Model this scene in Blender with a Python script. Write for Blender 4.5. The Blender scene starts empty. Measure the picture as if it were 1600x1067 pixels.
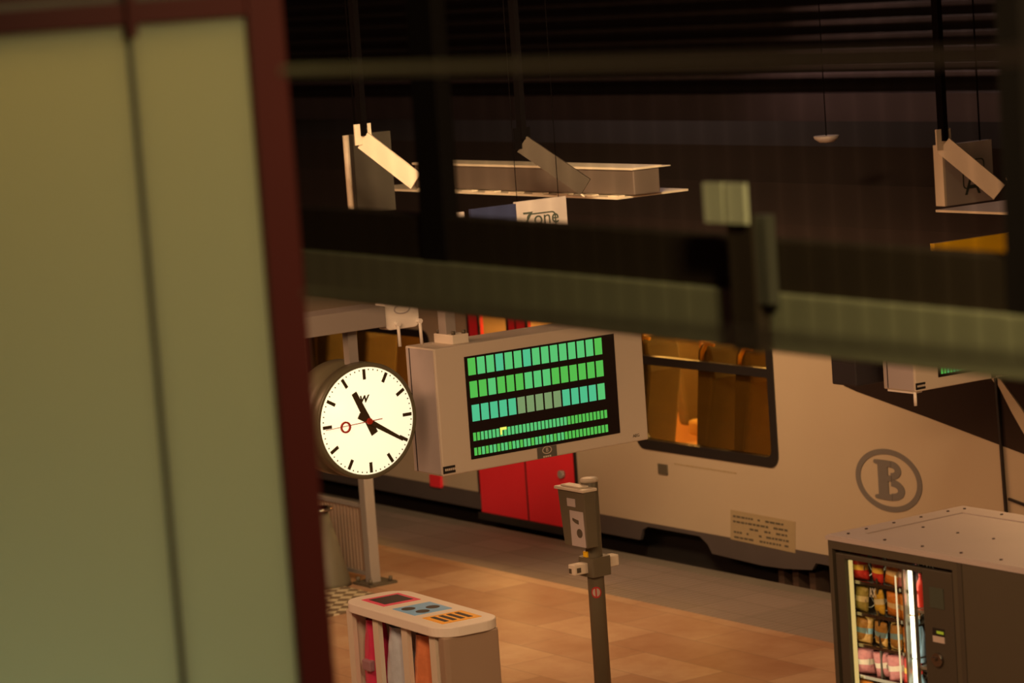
import bpy, bmesh, math, random
from mathutils import Vector, Matrix
random.seed(7)
PI = math.pi
scene = bpy.context.scene
COL = scene.collection

# ------------------------------------------------------------------ camera
FPX = 4780.0
PITCH, ROLL, YAW = [math.radians(a) for a in (7.04, -4.04, -55.73)]
CAM = Vector((0, 0, 4.9))
FW = Vector((math.sin(YAW)*math.cos(PITCH), math.cos(YAW)*math.cos(PITCH), -math.sin(PITCH)))
r0 = Vector((math.cos(YAW), -math.sin(YAW), 0)); u0 = r0.cross(FW)
RT = r0*math.cos(ROLL) + u0*math.sin(ROLL)
UP = u0*math.cos(ROLL) - r0*math.sin(ROLL)
cam = bpy.data.cameras.new('camera')
camo = bpy.data.objects.new('camera', cam); COL.objects.link(camo)
m = Matrix((RT, UP, -FW)).transposed().to_4x4(); m.translation = CAM
camo.matrix_world = m
cam.sensor_width = 36; cam.lens = FPX/1600*36
cam.clip_start = 0.1; cam.clip_end = 300
cam.dof.use_dof = True; cam.dof.focus_distance = 18.3; cam.dof.aperture_fstop = 2.3
scene.camera = camo

# ------------------------------------------------------------------ world, light, exposure
vs = scene.view_settings
vs.view_transform = 'Standard'; vs.look = 'None'; vs.gamma = 1; vs.use_curve_mapping = False
vs.exposure = 0.0
w = bpy.data.worlds.new('night'); scene.world = w; w.use_nodes = True
bg = w.node_tree.nodes['Background']; bg.inputs[0].default_value = (0.8, 0.36, 0.30, 1); bg.inputs[1].default_value = 0.035

def area(name, loc, aim, sx, sy, power, col, spread=180):
    l = bpy.data.lights.new(name, 'AREA'); l.shape = 'RECTANGLE'; l.size = sx; l.size_y = sy
    l.energy = power; l.color = col; l.spread = math.radians(spread)
    o = bpy.data.objects.new(name, l); COL.objects.link(o); o.location = loc
    d = Vector(aim) - Vector(loc)
    o.rotation_euler = d.to_track_quat('-Z', 'Y').to_euler()
    return o
WARM = (1.0, 0.52, 0.22)
# unseen fill lights added for the train side, sign fronts, vending machine and girders
area('near_fill', (-17.5, 6.3, 4.4), (-19.5, 14.8, 1.6), 5.0, 0.5, 125, (1.0, 0.50, 0.25))
area('near_fill', (-10.5, 5.8, 4.6), (-12.5, 9.5, 0.8), 4.0, 0.5, 215, (1.0, 0.54, 0.27))
area('girder_fill', (-26.0, 22.5, 5.2), (-22.0, 22.0, 3.4), 6.0, 0.5, 95, (1.0, 0.62, 0.5))
# lamp of the upper concourse behind and right of the camera: lights the near steelwork
area('concourse_lamp', (-3.2, 3.9, 6.6), (-5.9, 5.4, 4.2), .6, .6, 36, (1.0, 0.86, 0.42), 90)

# ------------------------------------------------------------------ helpers
def ray(x, y): return FW*FPX + RT*(x-800) - UP*(y-533.5)
def atz(x, y, z): d = ray(x, y); return CAM + d*((z-CAM.z)/d.z)
def aty(x, y, Y): d = ray(x, y); return CAM + d*(Y/d.y)
def atx(x, y, X): d = ray(x, y); return CAM + d*(X/d.x)
def att(x, y, t): return CAM + ray(x, y)*(t/FPX)

def link(o, parent=None):
    COL.objects.link(o)
    if parent is not None: o.parent = parent
    return o
def tag(o, label=None, cat=None, group=None, kind=None):
    if label: o['label'] = label
    if cat: o['category'] = cat
    if group: o['group'] = group
    if kind: o['kind'] = kind
    return o
def empty(name, loc, label, cat, group=None, rz=0):
    o = bpy.data.objects.new(name, None); COL.objects.link(o); o.location = loc
    o.rotation_euler = (0, 0, rz); o.empty_display_size = .1
    return tag(o, label, cat, group)

class MB:
    """collects geometry; world-authored unless the origin is zero"""
    def __init__(s, org=(0, 0, 0)):
        s.bm = bmesh.new(); s.org = Vector(org); s.mi = 0
    def face(s, pts):
        vv = [s.bm.verts.new(Vector(p)) for p in pts]
        try:
            f = s.bm.faces.new(vv); f.material_index = s.mi; return f
        except ValueError: pass
    def box(s, a, b):
        x0, x1 = sorted((a[0], b[0])); y0, y1 = sorted((a[1], b[1])); z0, z1 = sorted((a[2], b[2]))
        return s.hexa([(x0,y0,z0),(x1,y0,z0),(x1,y1,z0),(x0,y1,z0),(x0,y0,z1),(x1,y0,z1),(x1,y1,z1),(x0,y1,z1)])
    def hexa(s, p):
        v = [s.bm.verts.new(Vector(q)) for q in p]
        for idx in ((3,2,1,0),(4,5,6,7),(0,1,5,4),(1,2,6,5),(2,3,7,6),(3,0,4,7)):
            f = s.bm.faces.new([v[i] for i in idx]); f.material_index = s.mi
        return s
    def prism(s, pts2, axis, a, b):
        """extrude a 2D polygon along an axis; 2D coords are the other two axes in order"""
        def P(u, v, t):
            return {'x': (t, u, v), 'y': (u, t, v), 'z': (u, v, t)}[axis]
        n = len(pts2)
        A = [s.bm.verts.new(P(u, v, a)) for u, v in pts2]; B = [s.bm.verts.new(P(u, v, b)) for u, v in pts2]
        fs = [s.bm.faces.new(A), s.bm.faces.new(B[::-1])]
        for i in range(n):
            fs.append(s.bm.faces.new([A[i], B[i], B[(i+1) % n], A[(i+1) % n]]))
        for f in fs: f.material_index = s.mi
        return s
    def ring(s, outer, inner, axis, a, b):
        def P(u, v, t): return {'x': (t, u, v), 'y': (u, t, v), 'z': (u, v, t)}[axis]
        n = len(outer)
        L = [[s.bm.verts.new(P(u, v, t)) for u, v in lp] for lp in (outer, inner) for t in (a, b)]
        oa, ob, ia, ib = L
        for i in range(n):
            j = (i+1) % n
            for q in ([oa[i], oa[j], ia[j], ia[i]], [ob[i], ib[i], ib[j], ob[j]], [oa[i], ob[i], ob[j], oa[j]], [ia[i], ia[j], ib[j], ib[i]]):
                f = s.bm.faces.new(q); f.material_index = s.mi
        return s
    def cyl(s, a, b, r, n=24, r2=None):
        a = Vector(a); b = Vector(b); d = (b-a).normalized()
        q = d.to_track_quat('Z', 'Y').to_matrix()
        r2 = r if r2 is None else r2
        A = [s.bm.verts.new(a + q @ Vector((r*math.cos(2*PI*i/n), r*math.sin(2*PI*i/n), 0))) for i in range(n)]
        B = [s.bm.verts.new(b + q @ Vector((r2*math.cos(2*PI*i/n), r2*math.sin(2*PI*i/n), 0))) for i in range(n)]
        fs = [s.bm.faces.new(A[::-1]), s.bm.faces.new(B)]
        for i in range(n):
            f = s.bm.faces.new([A[i], A[(i+1) % n], B[(i+1) % n], B[i]]); f.smooth = True; fs.append(f)
        for f in fs: f.material_index = s.mi
        return s
    def bar(s, a, b, w, h, up=(0, 0, 1)):
        a = Vector(a); b = Vector(b); d = (b-a).normalized(); up = Vector(up)
        sd = d.cross(up).normalized(); uu = sd.cross(d)
        p = []
        for c in (a, b):
            for i, j in ((-1, -1), (1, -1), (1, 1), (-1, 1)): p.append(c + sd*(i*w/2) + uu*(j*h/2))
        return s.hexa([p[0], p[1], p[2], p[3], p[4], p[5], p[6], p[7]])
    def tube(s, pts, r, n=8):
        pts = [Vector(p) for p in pts]; rings = []
        for i, p in enumerate(pts):
            d = (pts[min(i+1, len(pts)-1)] - pts[max(i-1, 0)]).normalized()
            q = d.to_track_quat('Z', 'Y').to_matrix()
            rings.append([s.bm.verts.new(p + q @ Vector((r*math.cos(2*PI*k/n), r*math.sin(2*PI*k/n), 0))) for k in range(n)])
        for i in range(len(rings)-1):
            for k in range(n):
                f = s.bm.faces.new([rings[i][k], rings[i][(k+1) % n], rings[i+1][(k+1) % n], rings[i+1][k]]); f.smooth = True; f.material_index = s.mi
        for rg in (rings[0][::-1], rings[-1]):
            f = s.bm.faces.new(rg); f.material_index = s.mi
        return s
    def lathe(s, prof, c, axis='z', n=32):
        """prof = [(r, t)], spun around an axis through c"""
        c = Vector(c); rings = []
        for r, t in prof:
            rg = []
            for k in range(n):
                a = 2*PI*k/n; u, v = r*math.cos(a), r*math.sin(a)
                o = {'z': (u, v, t), 'x': (t, u, v), 'y': (u, t, v)}[axis]
                rg.append(s.bm.verts.new(c + Vector(o)))
            rings.append(rg)
        for i in range(len(rings)-1):
            for k in range(n):
                f = s.bm.faces.new([rings[i][k], rings[i][(k+1) % n], rings[i+1][(k+1) % n], rings[i+1][k]]); f.smooth = True; f.material_index = s.mi
        for rg in (rings[0][::-1], rings[-1]):
            f = s.bm.faces.new(rg); f.material_index = s.mi
        return s
    def build(s, name, mats, parent=None, bevel=0, smooth=False, sub=0):
        bmesh.ops.recalc_face_normals(s.bm, faces=s.bm.faces)
        if s.org.length: bmesh.ops.translate(s.bm, vec=-s.org, verts=s.bm.verts)
        if smooth:
            for f in s.bm.faces: f.smooth = True
        me = bpy.data.meshes.new(name); s.bm.to_mesh(me); s.bm.free()
        for mt in (mats if isinstance(mats, (list, tuple)) else [mats]): me.materials.append(mt)
        o = bpy.data.objects.new(name, me); link(o, parent)
        if bevel:
            b = o.modifiers.new('bevel', 'BEVEL'); b.width = bevel; b.segments = 2; b.limit_method = 'ANGLE'
        if sub:
            b = o.modifiers.new('sub', 'SUBSURF'); b.levels = sub; b.render_levels = sub
        return o
def struct(name, mb, mt):
    return tag(mb.build(name, mt), kind='structure')
def rrect(u0, v0, u1, v1, r, n=5):
    p = []
    for cu, cv, a0 in ((u1-r, v1-r, 0), (u0+r, v1-r, 90), (u0+r, v0+r, 180), (u1-r, v0+r, 270)):
        for k in range(n+1):
            a = math.radians(a0 + 90*k/n); p.append((cu + r*math.cos(a), cv + r*math.sin(a)))
    return p
def ell(cu, cv, a, b, n=48, a0=0, a1=360):
    full = (a1-a0) == 360
    m_ = n if full else n+1
    return [(cu + a*math.cos(math.radians(a0+(a1-a0)*k/n)), cv + b*math.sin(math.radians(a0+(a1-a0)*k/n))) for k in range(m_)]
def text_mesh(name, body, size, mt, parent, origin, ux, uy, thick=.001, shear=0.0, bold=0.0):
    """flat lettering; origin is the centre of the line, ux/uy its plane directions, local to parent"""
    cu = bpy.data.curves.new(name, 'FONT'); cu.body = body; cu.size = size; cu.align_x = 'CENTER'; cu.align_y = 'CENTER'
    cu.extrude = thick; cu.shear = shear; cu.offset = bold
    t = bpy.data.objects.new(name, cu); COL.objects.link(t)
    bpy.context.view_layer.update()
    me = bpy.data.meshes.new_from_object(t.evaluated_get(bpy.context.evaluated_depsgraph_get()))
    bpy.data.objects.remove(t); bpy.data.curves.remove(cu)
    ux = Vector(ux).normalized(); uy = Vector(uy).normalized(); uz = ux.cross(uy)
    me.transform(Matrix((ux, uy, uz)).transposed().to_4x4())
    me.transform(Matrix.Translation(Vector(origin)))
    me.materials.clear(); me.materials.append(mt); me.name = name
    return link(bpy.data.objects.new(name, me), parent)

# ------------------------------------------------------------------ materials
def mat(name, col, rough=.6, metal=0, var=0.0, scale=6, bump=0.0, col2=None, emit=None, es=0, spec=.5, coat=0):
    mt = bpy.data.materials.new(name); mt.use_nodes = True; nt = mt.node_tree; b = nt.nodes['Principled BSDF']
    b.inputs['Base Color'].default_value = (*col, 1); b.inputs['Roughness'].default_value = rough
    b.inputs['Metallic'].default_value = metal; b.inputs['Specular IOR Level'].default_value = spec
    b.inputs['Coat Weight'].default_value = coat
    tc = nt.nodes.new('ShaderNodeTexCoord'); nz = nt.nodes.new('ShaderNodeTexNoise')
    nz.inputs['Scale'].default_value = scale; nz.inputs['Detail'].default_value = 5
    nt.links.new(tc.outputs['Object'], nz.inputs['Vector'])
    if var or col2:
        mx = nt.nodes.new('ShaderNodeMix'); mx.data_type = 'RGBA'
        c2 = col2 if col2 else tuple(max(0, c*(1-var)) for c in col)
        mx.inputs[6].default_value = (*col, 1); mx.inputs[7].default_value = (*c2, 1)
        nt.links.new(nz.outputs['Fac'], mx.inputs[0]); nt.links.new(mx.outputs[2], b.inputs['Base Color'])
    if bump:
        bp = nt.nodes.new('ShaderNodeBump'); bp.inputs['Strength'].default_value = bump; bp.inputs['Distance'].default_value = .01
        nt.links.new(nz.outputs['Fac'], bp.inputs['Height']); nt.links.new(bp.outputs['Normal'], b.inputs['Normal'])
    if emit:
        b.inputs['Emission Color'].default_value = (*emit, 1); b.inputs['Emission Strength'].default_value = es
    return mt
def glass(name, tint, refl=.08, rough=.02):
    mt = bpy.data.materials.new(name); mt.use_nodes = True; nt = mt.node_tree; nt.nodes.remove(nt.nodes['Principled BSDF'])
    out = nt.nodes['Material Output']
    tr = nt.nodes.new('ShaderNodeBsdfTransparent'); tr.inputs[0].default_value = (*tint, 1)
    gl = nt.nodes.new('ShaderNodeBsdfGlossy'); gl.inputs['Roughness'].default_value = rough
    fr = nt.nodes.new('ShaderNodeFresnel'); fr.inputs['IOR'].default_value = 1.45
    mm = nt.nodes.new('ShaderNodeMath'); mm.operation = 'MULTIPLY'; mm.inputs[1].default_value = refl/.08
    mx = nt.nodes.new('ShaderNodeMixShader')
    ge = nt.nodes.new('ShaderNodeNewGeometry'); iv = nt.nodes.new('ShaderNodeMath'); iv.operation = 'SUBTRACT'; iv.inputs[0].default_value = 1
    fm_ = nt.nodes.new('ShaderNodeMath'); fm_.operation = 'MULTIPLY'
    nt.links.new(ge.outputs['Backfacing'], iv.inputs[1]); nt.links.new(iv.outputs[0], fm_.inputs[0]); nt.links.new(fr.outputs[0], fm_.inputs[1])
    nt.links.new(fm_.outputs[0], mm.inputs[0]); nt.links.new(mm.outputs[0], mx.inputs[0])
    nt.links.new(tr.outputs[0], mx.inputs[1]); nt.links.new(gl.outputs[0], mx.inputs[2]); nt.links.new(mx.outputs[0], out.inputs[0])
    return mt
def emis(name, col, s):
    mt = bpy.data.materials.new(name); mt.use_nodes = True; nt = mt.node_tree; b = nt.nodes['Principled BSDF']
    b.inputs['Base Color'].default_value = (*[c*.3 for c in col], 1)
    b.inputs['Emission Color'].default_value = (*col, 1); b.inputs['Emission Strength'].default_value = s
    b.inputs['Roughness'].default_value = .4
    return mt

def floor_mat():
    mt = bpy.data.materials.new('stone_tiles'); mt.use_nodes = True; nt = mt.node_tree; b = nt.nodes['Principled BSDF']
    N = nt.nodes.new; L = nt.links.new
    tc = N('ShaderNodeTexCoord'); br = N('ShaderNodeTexBrick'); L(tc.outputs['Object'], br.inputs['Vector'])
    br.inputs['Scale'].default_value = 1; br.inputs['Brick Width'].default_value = .9; br.inputs['Row Height'].default_value = .45
    br.inputs['Mortar Size'].default_value = .004; br.inputs['Mortar Smooth'].default_value = .4; br.inputs['Bias'].default_value = -.1
    br.inputs['Color1'].default_value = (.48, .335, .225, 1); br.inputs['Color2'].default_value = (.34, .19, .115, 1)
    br.inputs['Mortar'].default_value = (.22, .15, .11, 1)
    nz = N('ShaderNodeTexNoise'); nz.inputs['Scale'].default_value = 2.2; nz.inputs['Detail'].default_value = 7; nz.inputs['Roughness'].default_value = .65
    L(tc.outputs['Object'], nz.inputs['Vector'])
    rp = N('ShaderNodeMapRange'); rp.inputs['From Min'].default_value = .35; rp.inputs['From Max'].default_value = .68; L(nz.outputs['Fac'], rp.inputs['Value'])
    mx = N('ShaderNodeMix'); mx.data_type = 'RGBA'; mx.blend_type = 'MULTIPLY'; mx.inputs[7].default_value = (.78, .64, .56, 1)
    L(rp.outputs[0], mx.inputs[0]); L(br.outputs['Color'], mx.inputs[6]); L(mx.outputs[2], b.inputs['Base Color'])
    b.inputs['Roughness'].default_value = .42; b.inputs['Specular IOR Level'].default_value = .4
    return mt
def tactile_mat():
    mt = bpy.data.materials.new('tactile_paving'); mt.use_nodes = True; nt = mt.node_tree; b = nt.nodes['Principled BSDF']
    N = nt.nodes.new; L = nt.links.new
    tc = N('ShaderNodeTexCoord'); sp = N('ShaderNodeSeparateXYZ'); L(tc.outputs['Object'], sp.inputs[0])
    wv = N('ShaderNodeMath'); wv.operation = 'MULTIPLY'; wv.inputs[1].default_value = 2*PI/.07; L(sp.outputs[0], wv.inputs[0])
    sn = N('ShaderNodeMath'); sn.operation = 'SINE'; L(wv.outputs[0], sn.inputs[0])
    bp = N('ShaderNodeBump'); bp.inputs['Strength'].default_value = .6; bp.inputs['Distance'].default_value = .006; L(sn.outputs[0], bp.inputs['Height'])
    L(bp.outputs['Normal'], b.inputs['Normal'])
    br = N('ShaderNodeTexBrick'); L(tc.outputs['Object'], br.inputs['Vector']); br.offset = 0
    br.inputs['Scale'].default_value = 1; br.inputs['Brick Width'].default_value = .6; br.inputs['Row Height'].default_value = .3
    br.inputs['Mortar Size'].default_value = .006
    br.inputs['Color1'].default_value = (.25, .20, .18, 1); br.inputs['Color2'].default_value = (.20, .165, .145, 1); br.inputs['Mortar'].default_value = (.15, .12, .10, 1)
    L(br.outputs['Color'], b.inputs['Base Color']); b.inputs['Roughness'].default_value = .75
    return mt

M = dict(
    floor=floor_mat(), tactile=tactile_mat(),
    kerb=mat('edge_stone', (.20, .18, .15), .7, var=.3, scale=4),
    track=mat('ballast', (.05, .04, .035), .95, var=.5, scale=14, bump=.6),
    dark=mat('dark_hall_wall', (.055, .036, .03), .9, var=.4, scale=1.5),
    girder=mat('girder_paint', (.16, .115, .12), .7, var=.4, scale=2),
    body=mat('train_cream_paint', (.46, .375, .275), .33, var=.08, scale=1.5, coat=.2),
    red=mat('train_red_door', (.80, .028, .045), .38, var=.08),
    skirt=mat('train_skirt', (.085, .068, .066), .6, var=.3, scale=3),
    roof=mat('train_roof', (.026, .013, .010), .85, var=.4, scale=2),
    rubber=mat('black_rubber', (.012, .010, .010), .45),
    under=mat('underframe', (.02, .014, .012), .8, var=.5, scale=5),
    rust=mat('rusty_gear', (.10, .055, .035), .8, var=.5, scale=9),
    cabglass=mat('dark_cab_glass', (.022, .015, .013), .14, spec=.6),
    logo=mat('grey_logo', (.15, .135, .125), .5),
    sign=mat('sign_housing', (.58, .52, .44), .45, var=.04, scale=3),
    signside=mat('sign_side', (.46, .42, .43), .5, var=.04, scale=3),  # on the display, the side's mauve light is put into this colour
    black=mat('matt_black', (.012, .010, .009), .5),
    lcd=mat('lcd_black', (.016, .010, .009), .25),
    steel=mat('painted_steel', (.30, .27, .25), .5, var=.12, scale=5),
    steel_d=mat('dark_steel', (.10, .085, .06), .5, var=.2, scale=5),
    white=mat('white_plastic', (.86, .82, .76), .45, var=.05, scale=5),
    navybox=mat('dark_navy_box', (.018,.016,.022), .5),
    greypanel=mat('grey_panel', (.07,.058,.042), .6, var=.2),
    redstick=mat('sticker_red', (.42,.03,.03), .5),
    postdark=mat('dark_post_paint', (.014,.009,.008), .9, spec=.1),
    railgreen=mat('green_rail_paint', (.62,.62,.36), .6),
    endpanel=mat('bin_end_panel', (.36, .27, .20), .5, var=.06),
    barbeige=mat('barrier_bar', (.34, .25, .19), .5, var=.1),
    bingreen=mat('tapered_bin_green', (.13,.12,.085), .5, var=.1),
    cream=mat('cream_metal', (.72, .66, .56), .42, var=.05, scale=4),
    post=mat('post_grey', (.13, .115, .078), .45, var=.12, scale=6),
    vend=mat('vending_charcoal', (.065, .054, .036), .5, var=.08, scale=5),
    vend2=mat('vending_dark', (.052, .043, .030), .5, var=.08, scale=5),
    vtop=mat('vending_roof', (.42, .36, .34), .5, var=.14, scale=3),
    pink=mat('bag_pink', (.80, .06, .17), .25, var=.35, scale=16, bump=.5),
    blue=mat('bag_blue', (.60, .72, .88), .22, var=.3, scale=16, bump=.5),
    mauve=mat('bag_mauve', (.42, .24, .30), .3, var=.3, scale=16, bump=.5),
    orange=mat('bag_orange', (.78, .27, .12), .25, var=.3, scale=16, bump=.5),
    hole=mat('dark_slot', (.02, .008, .008), .6),
    s_pink=mat('sticker_pink', (.80, .07, .18), .5), s_blue=mat('sticker_blue', (.20, .52, .98), .5),
    s_orange=mat('sticker_orange', (.98, .50, .01), .5),
    redframe=mat('red_frame', (.11, .010, .008), .5, var=.15, scale=4),
    chrome=mat('chrome', (.4, .37, .33), .2, metal=1),
    beam_g=mat('beam_green_grey', (.29, .26, .155), .6, var=.12, scale=1.5),
    beam_d=mat('beam_brown', (.05, .031, .020), .9, spec=.1, var=.3, scale=2),
    baluster=mat('baluster_paint', (.03, .024, .016), .9, spec=.1),
    paper=mat('pale_plate', (.75, .68, .46), .5, var=.2, scale=6),
    yellow=mat('yellow_panel', (.88, .55, .01), .5),
    navy=mat('navy_panel', (.03, .035, .08), .4),
    zone=mat('zone_white', (.46, .38, .34), .5),
    ink=mat('green_black_ink', (.05, .06, .045), .5),
    clockrim=mat('clock_rim', (.13, .12, .075), .4, var=.15),
    redhand=mat('red_hand', (.45, .03, .01), .5),
    hand=mat('clock_hand', (.045, .03, .01), .5),
    seat=mat('seat_fabric', (.13, .105, .05), .85, var=.3, scale=12),
    seat2=mat('seat_cushion', (.40, .26, .07), .85, var=.3, scale=12),
    inner=mat('train_lining', (.72, .50, .26), .6, var=.1),
    rail=mat('yellow_grab_rail', (.95, .55, .06), .35),
    tan=mat('tan_notice', (.36, .28, .165), .6, var=.15, scale=20),
    coil=mat('wire_coil', (.55, .5, .42), .3, metal=.8),
)

# ------------------------------------------------------------------ setting
YE = 14.70            # platform edge
YT = 14.80            # train side
YS = 13.62            # start of the edge strip
f = MB(); f.box((-45, 2, -.3), (-2, YS, 0)); struct('floor', f, M['floor'])
f = MB(); f.box((-45, YS, -.3), (-2, YE-.16, 0)); tag(f.build('tactile_strip', M['tactile']), kind='structure')
f = MB(); f.box((-45, YE-.16, -.3), (-2, YE, 0)); tag(f.build('platform_edge', M['kerb']), kind='structure')
f = MB(); f.box((-45, YE-.05, -1.3), (-2, YE, -.3)); struct('wall_platform', f, M['track'])
f = MB(); f.box((-60, YE, -1.4), (-2, 30, -1.3)); struct('ground', f, M['track'])
f = MB(); f.box((-70, 27, -1.3), (10, 27.3, 10))
for k in range(30):
    z = 2.2 + k*.14
    f.box((-70, 26.93, z), (10, 27, z+.06))
struct('wall_back', f, M['dark'])
f = MB(); f.box((-70.3, 2, -1.3), (-70, 27, 10)); struct('wall_left', f, M['dark'])

f = MB(); f.box((-45, 7.5, 5.6), (-8, 20, 5.75)); struct('ceiling', f, M['dark'])

# long girders of the hall seen over the train roof
YG = 21.5
def girder(ya, yb, label):
    a = aty(1100, ya, YG).z; b = aty(1100, yb, YG).z
    g = MB(); g.box((-60, YG, b), (0, YG+.25, a))
    o = g.build('hall_girder', M['girder'], None)
    for k in range(24):
        pass
    return tag(o, label, 'girder', kind='structure')
girder(148, 190, 'broad mauve-grey girder running across the dark hall')
girder(193, 206, 'thin dark girder flange just under the broad girder')
girder(118, 124, 'thin upper pipe-like girder in the dark hall')
g = MB()
for k in range(26):
    z = aty(1100, 150, YG).z + .25 + .16*k
    g.box((-60, YG+.5, z), (0, YG+.6, z+.05))
tag(g.build('slatted_ceiling_band', M['dark']), kind='structure')

# ------------------------------------------------------------------ train
XN = -12.4
T0 = Vector((-20, YT+1.4, -1.3))
train = empty('train', T0, 'cream commuter train with a red double door and a circled B, standing beside the platform', 'train')
ZB, ZSIDE, ZR = .26, 2.45, 3.45
def X(x, y=700): return aty(x, y, YT).x
def Z(x, y): return aty(x, y, YT).z
YF = YT + 2.75
win_r = (X(1001, 690), .93, X(1211, 700), 1.98)      # big window right of the display
win_l = (-25.2, .93, X(672, 600), Z(600, 516))
door = (X(752, 760), .09, X(902, 760), 2.25)
nose0 = -17.9
b = MB(T0)
TH = .05
def wall(x0, x1, z0, z1): b.box((x0, YT, z0), (x1, YT+TH, z1))
wall(-42, win_l[0], ZB, ZSIDE)
wall(win_l[0], win_l[2], ZB, win_l[1]); wall(win_l[0], win_l[2], win_l[3], ZSIDE)
wall(win_l[2], door[0], ZB, ZSIDE)
wall(door[0], door[2], door[3], ZSIDE)
wall(door[2], win_r[0], ZB, ZSIDE)
wall(win_r[0], win_r[2], ZB, win_r[1]); wall(win_r[0], win_r[2], win_r[3], ZSIDE)
wall(win_r[2], nose0, ZB, ZSIDE)
b.box((-42, YF-TH, ZB), (nose0, YF, ZSIDE))
b.box((-42, YT+.01, ZB+.001), (nose0, YF, ZB+.05))
# nose: solid, raked towards the front
b.prism([(nose0, ZB), (-12.3, ZB), (-12.15, .7), (-12.6, 1.25), (-14.0, 2.1), (-14.9, ZSIDE), (nose0, ZSIDE)], 'y', YT, YF)
b.build('body', M['body'], train)
b = MB(T0)
prof = [(YT, ZSIDE), (YT+.04, 2.78), (YT+.2, 3.08), (YT+.55, 3.33), (YT+1.37, ZR), (YF-.55, 3.33), (YF-.2, 3.12), (YF-.04, 2.85), (YF, ZSIDE)]
b.prism(prof, 'x', -42, -15.4); b.build('roof', M['roof'], train)
# lining
b = MB(T0)
b.box((-42, YF-TH-.03, ZB+.05), (nose0, YF-TH, ZSIDE)); b.box((-42, YT+TH, ZB+.051), (nose0, YF-TH, ZB+.09))
for xx in (-19.05, -22.45, -20.6): b.box((xx-.03, YT+1.2, ZB), (xx, YF-TH, ZSIDE))
b.box((-18.0, YT+TH, ZB), (-17.95, YF-TH, ZSIDE))
b.build('interior_lining', M['inner'], train)

def window(x0, z0, x1, z1, name='side_window', bar=None):
    fr = MB(T0)
    fr.ring(rrect(x0-.04, z0-.05, x1+.04, z1+.04, .10), rrect(x0+.035, z0+.03, x1-.035, z1-.03, .06), 'y', YT-.012, YT+.06)
    if bar:
        fr.box((x0, YT-.008, bar), (x1, YT+.05, bar+.07))
    w_ = fr.build(name, M['rubber'], train)
    p = MB(T0); p.box((x0, YT+.02, z0), (x1, YT+.026, z1)); p.build('pane', M['train_glass'], w_)
    return w_
M['train_glass'] = glass('train_window_glass', (.80, .70, .48), .07)
window(*win_r, bar=Z(1108, 580))
window(*win_l)
# a further window in the carriage to the left
# seats seen through the windows
def seat(x, face, y0):
    s = MB(T0)
    lean = .16*face
    s.prism([(x, .68), (x-.12*face, .68), (x-.15*face-lean, 1.5), (x-.12*face-lean, 1.74), (x-.04*face-lean, 1.80), (x+.03*face-lean, 1.72), (x+.02*face-lean*.6, 1.3)], 'y', y0, y0+.36)
    o = s.build('seat_back', M['seat'], train, bevel=.03)
    s = MB(T0); s.box((x, y0, .60), (x+.42*face, y0+.36, .74)); s.build('cushion', M['seat2'], o, bevel=.03)
    s = MB(T0)
    s.tube([(x-lean-.02*face, y0-.0, 1.62), (x-lean-.08*face, y0-.03, 1.72), (x-lean-.14*face, y0-.03, 1.80), (x-lean-.2*face, y0, 1.78)], .018)
    s.build('grab_handle', M['rail'], o)
def IX(x, dy): return aty(x, 640, YT+dy).x
for x, fc, y0 in ((IX(1012, .3), -1, YT+.10), (IX(1110, .3), -1, YT+.10), (IX(1168, .3), -1, YT+.10), (IX(1100, 1.9), 1, YT+1.7), (IX(1190, 1.9), -1, YT+1.7), (IX(520, .3), -1, YT+.12), (IX(590, .4), -1, YT+.15), (IX(560, 1.9), 1, YT+1.7)):
    seat(x, fc, y0)
s = MB(T0)
for x, y in ((-20.3, YT+1.0), (-21.2, YT+1.0), (-19.25, YT+1.25), (-22.3, YT+1.1), (-21.75, YT+.5), (-21.45, YT+.5), (-20.9, YT+.8)): s.cyl((x, y, ZB), (x, y, ZSIDE), .018, 10)
s.build('grab_pole', M['rail'], train)
s = MB(T0); s.tube([(-19.5, YT+.9, 1.02), (-19.2, YT+.9, 1.04), (-18.9, YT+.9, 1.0)], .02); s.build('hand_rail', M['rail'], train)

# doors
M['door_glass'] = glass('door_window_glass', (.97, .92, .8), .06)
xm = (door[0]+door[2])/2
def leaf(x0, x1):
    wz0, wz1 = 1.02, 2.0
    l = MB(T0)
    wi = (x0+.17, wz0, x1-.13, wz1)
    l.box((x0+.006, YT-.015, door[1]), (x1-.006, YT+.03, wz0)); l.box((x0+.006, YT-.015, wz1), (x1-.006, YT+.03, door[3]))
    l.box((x0+.006, YT-.015, wz0), (wi[0], YT+.03, wz1)); l.box((wi[2], YT-.015, wz0), (x1-.006, YT+.03, wz1))
    o = l.build('door_leaf', M['red'], train)
    p = MB(T0); p.box((wi[0], YT+.0, wz0), (wi[2], YT+.006, wz1)); p.build('door_glass', M['door_glass'], o)
    r_ = MB(T0); r_.ring(rrect(wi[0]-.02, wz0-.02, wi[2]+.02, wz1+.02, .06), rrect(wi[0]+.01, wz0+.01, wi[2]-.01, wz1-.01, .04), 'y', YT-.02, YT-.008); r_.build('door_gasket', M['rubber'], o)
    return o
leaf(door[0], xm)
rl = leaf(xm, door[2])
k = MB(T0); k.cyl((X(882, 740), YT-.05, Z(882, 740)), (X(882, 740), YT-.014, Z(882, 740)), .035, 16); k.build('door_button', M['steel'], rl)
l = MB(T0)
l.box((door[0]-.02, YT-.02, .26), (door[0]+.006, YT, door[3])); l.box((door[2]-.006, YT-.02, .26), (door[2]+.02, YT, door[3])); l.box((xm-.008, YT-.018, door[1]), (xm+.008, YT+.01, door[3]))
l.build('door_seal', M['rubber'], train)
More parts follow.
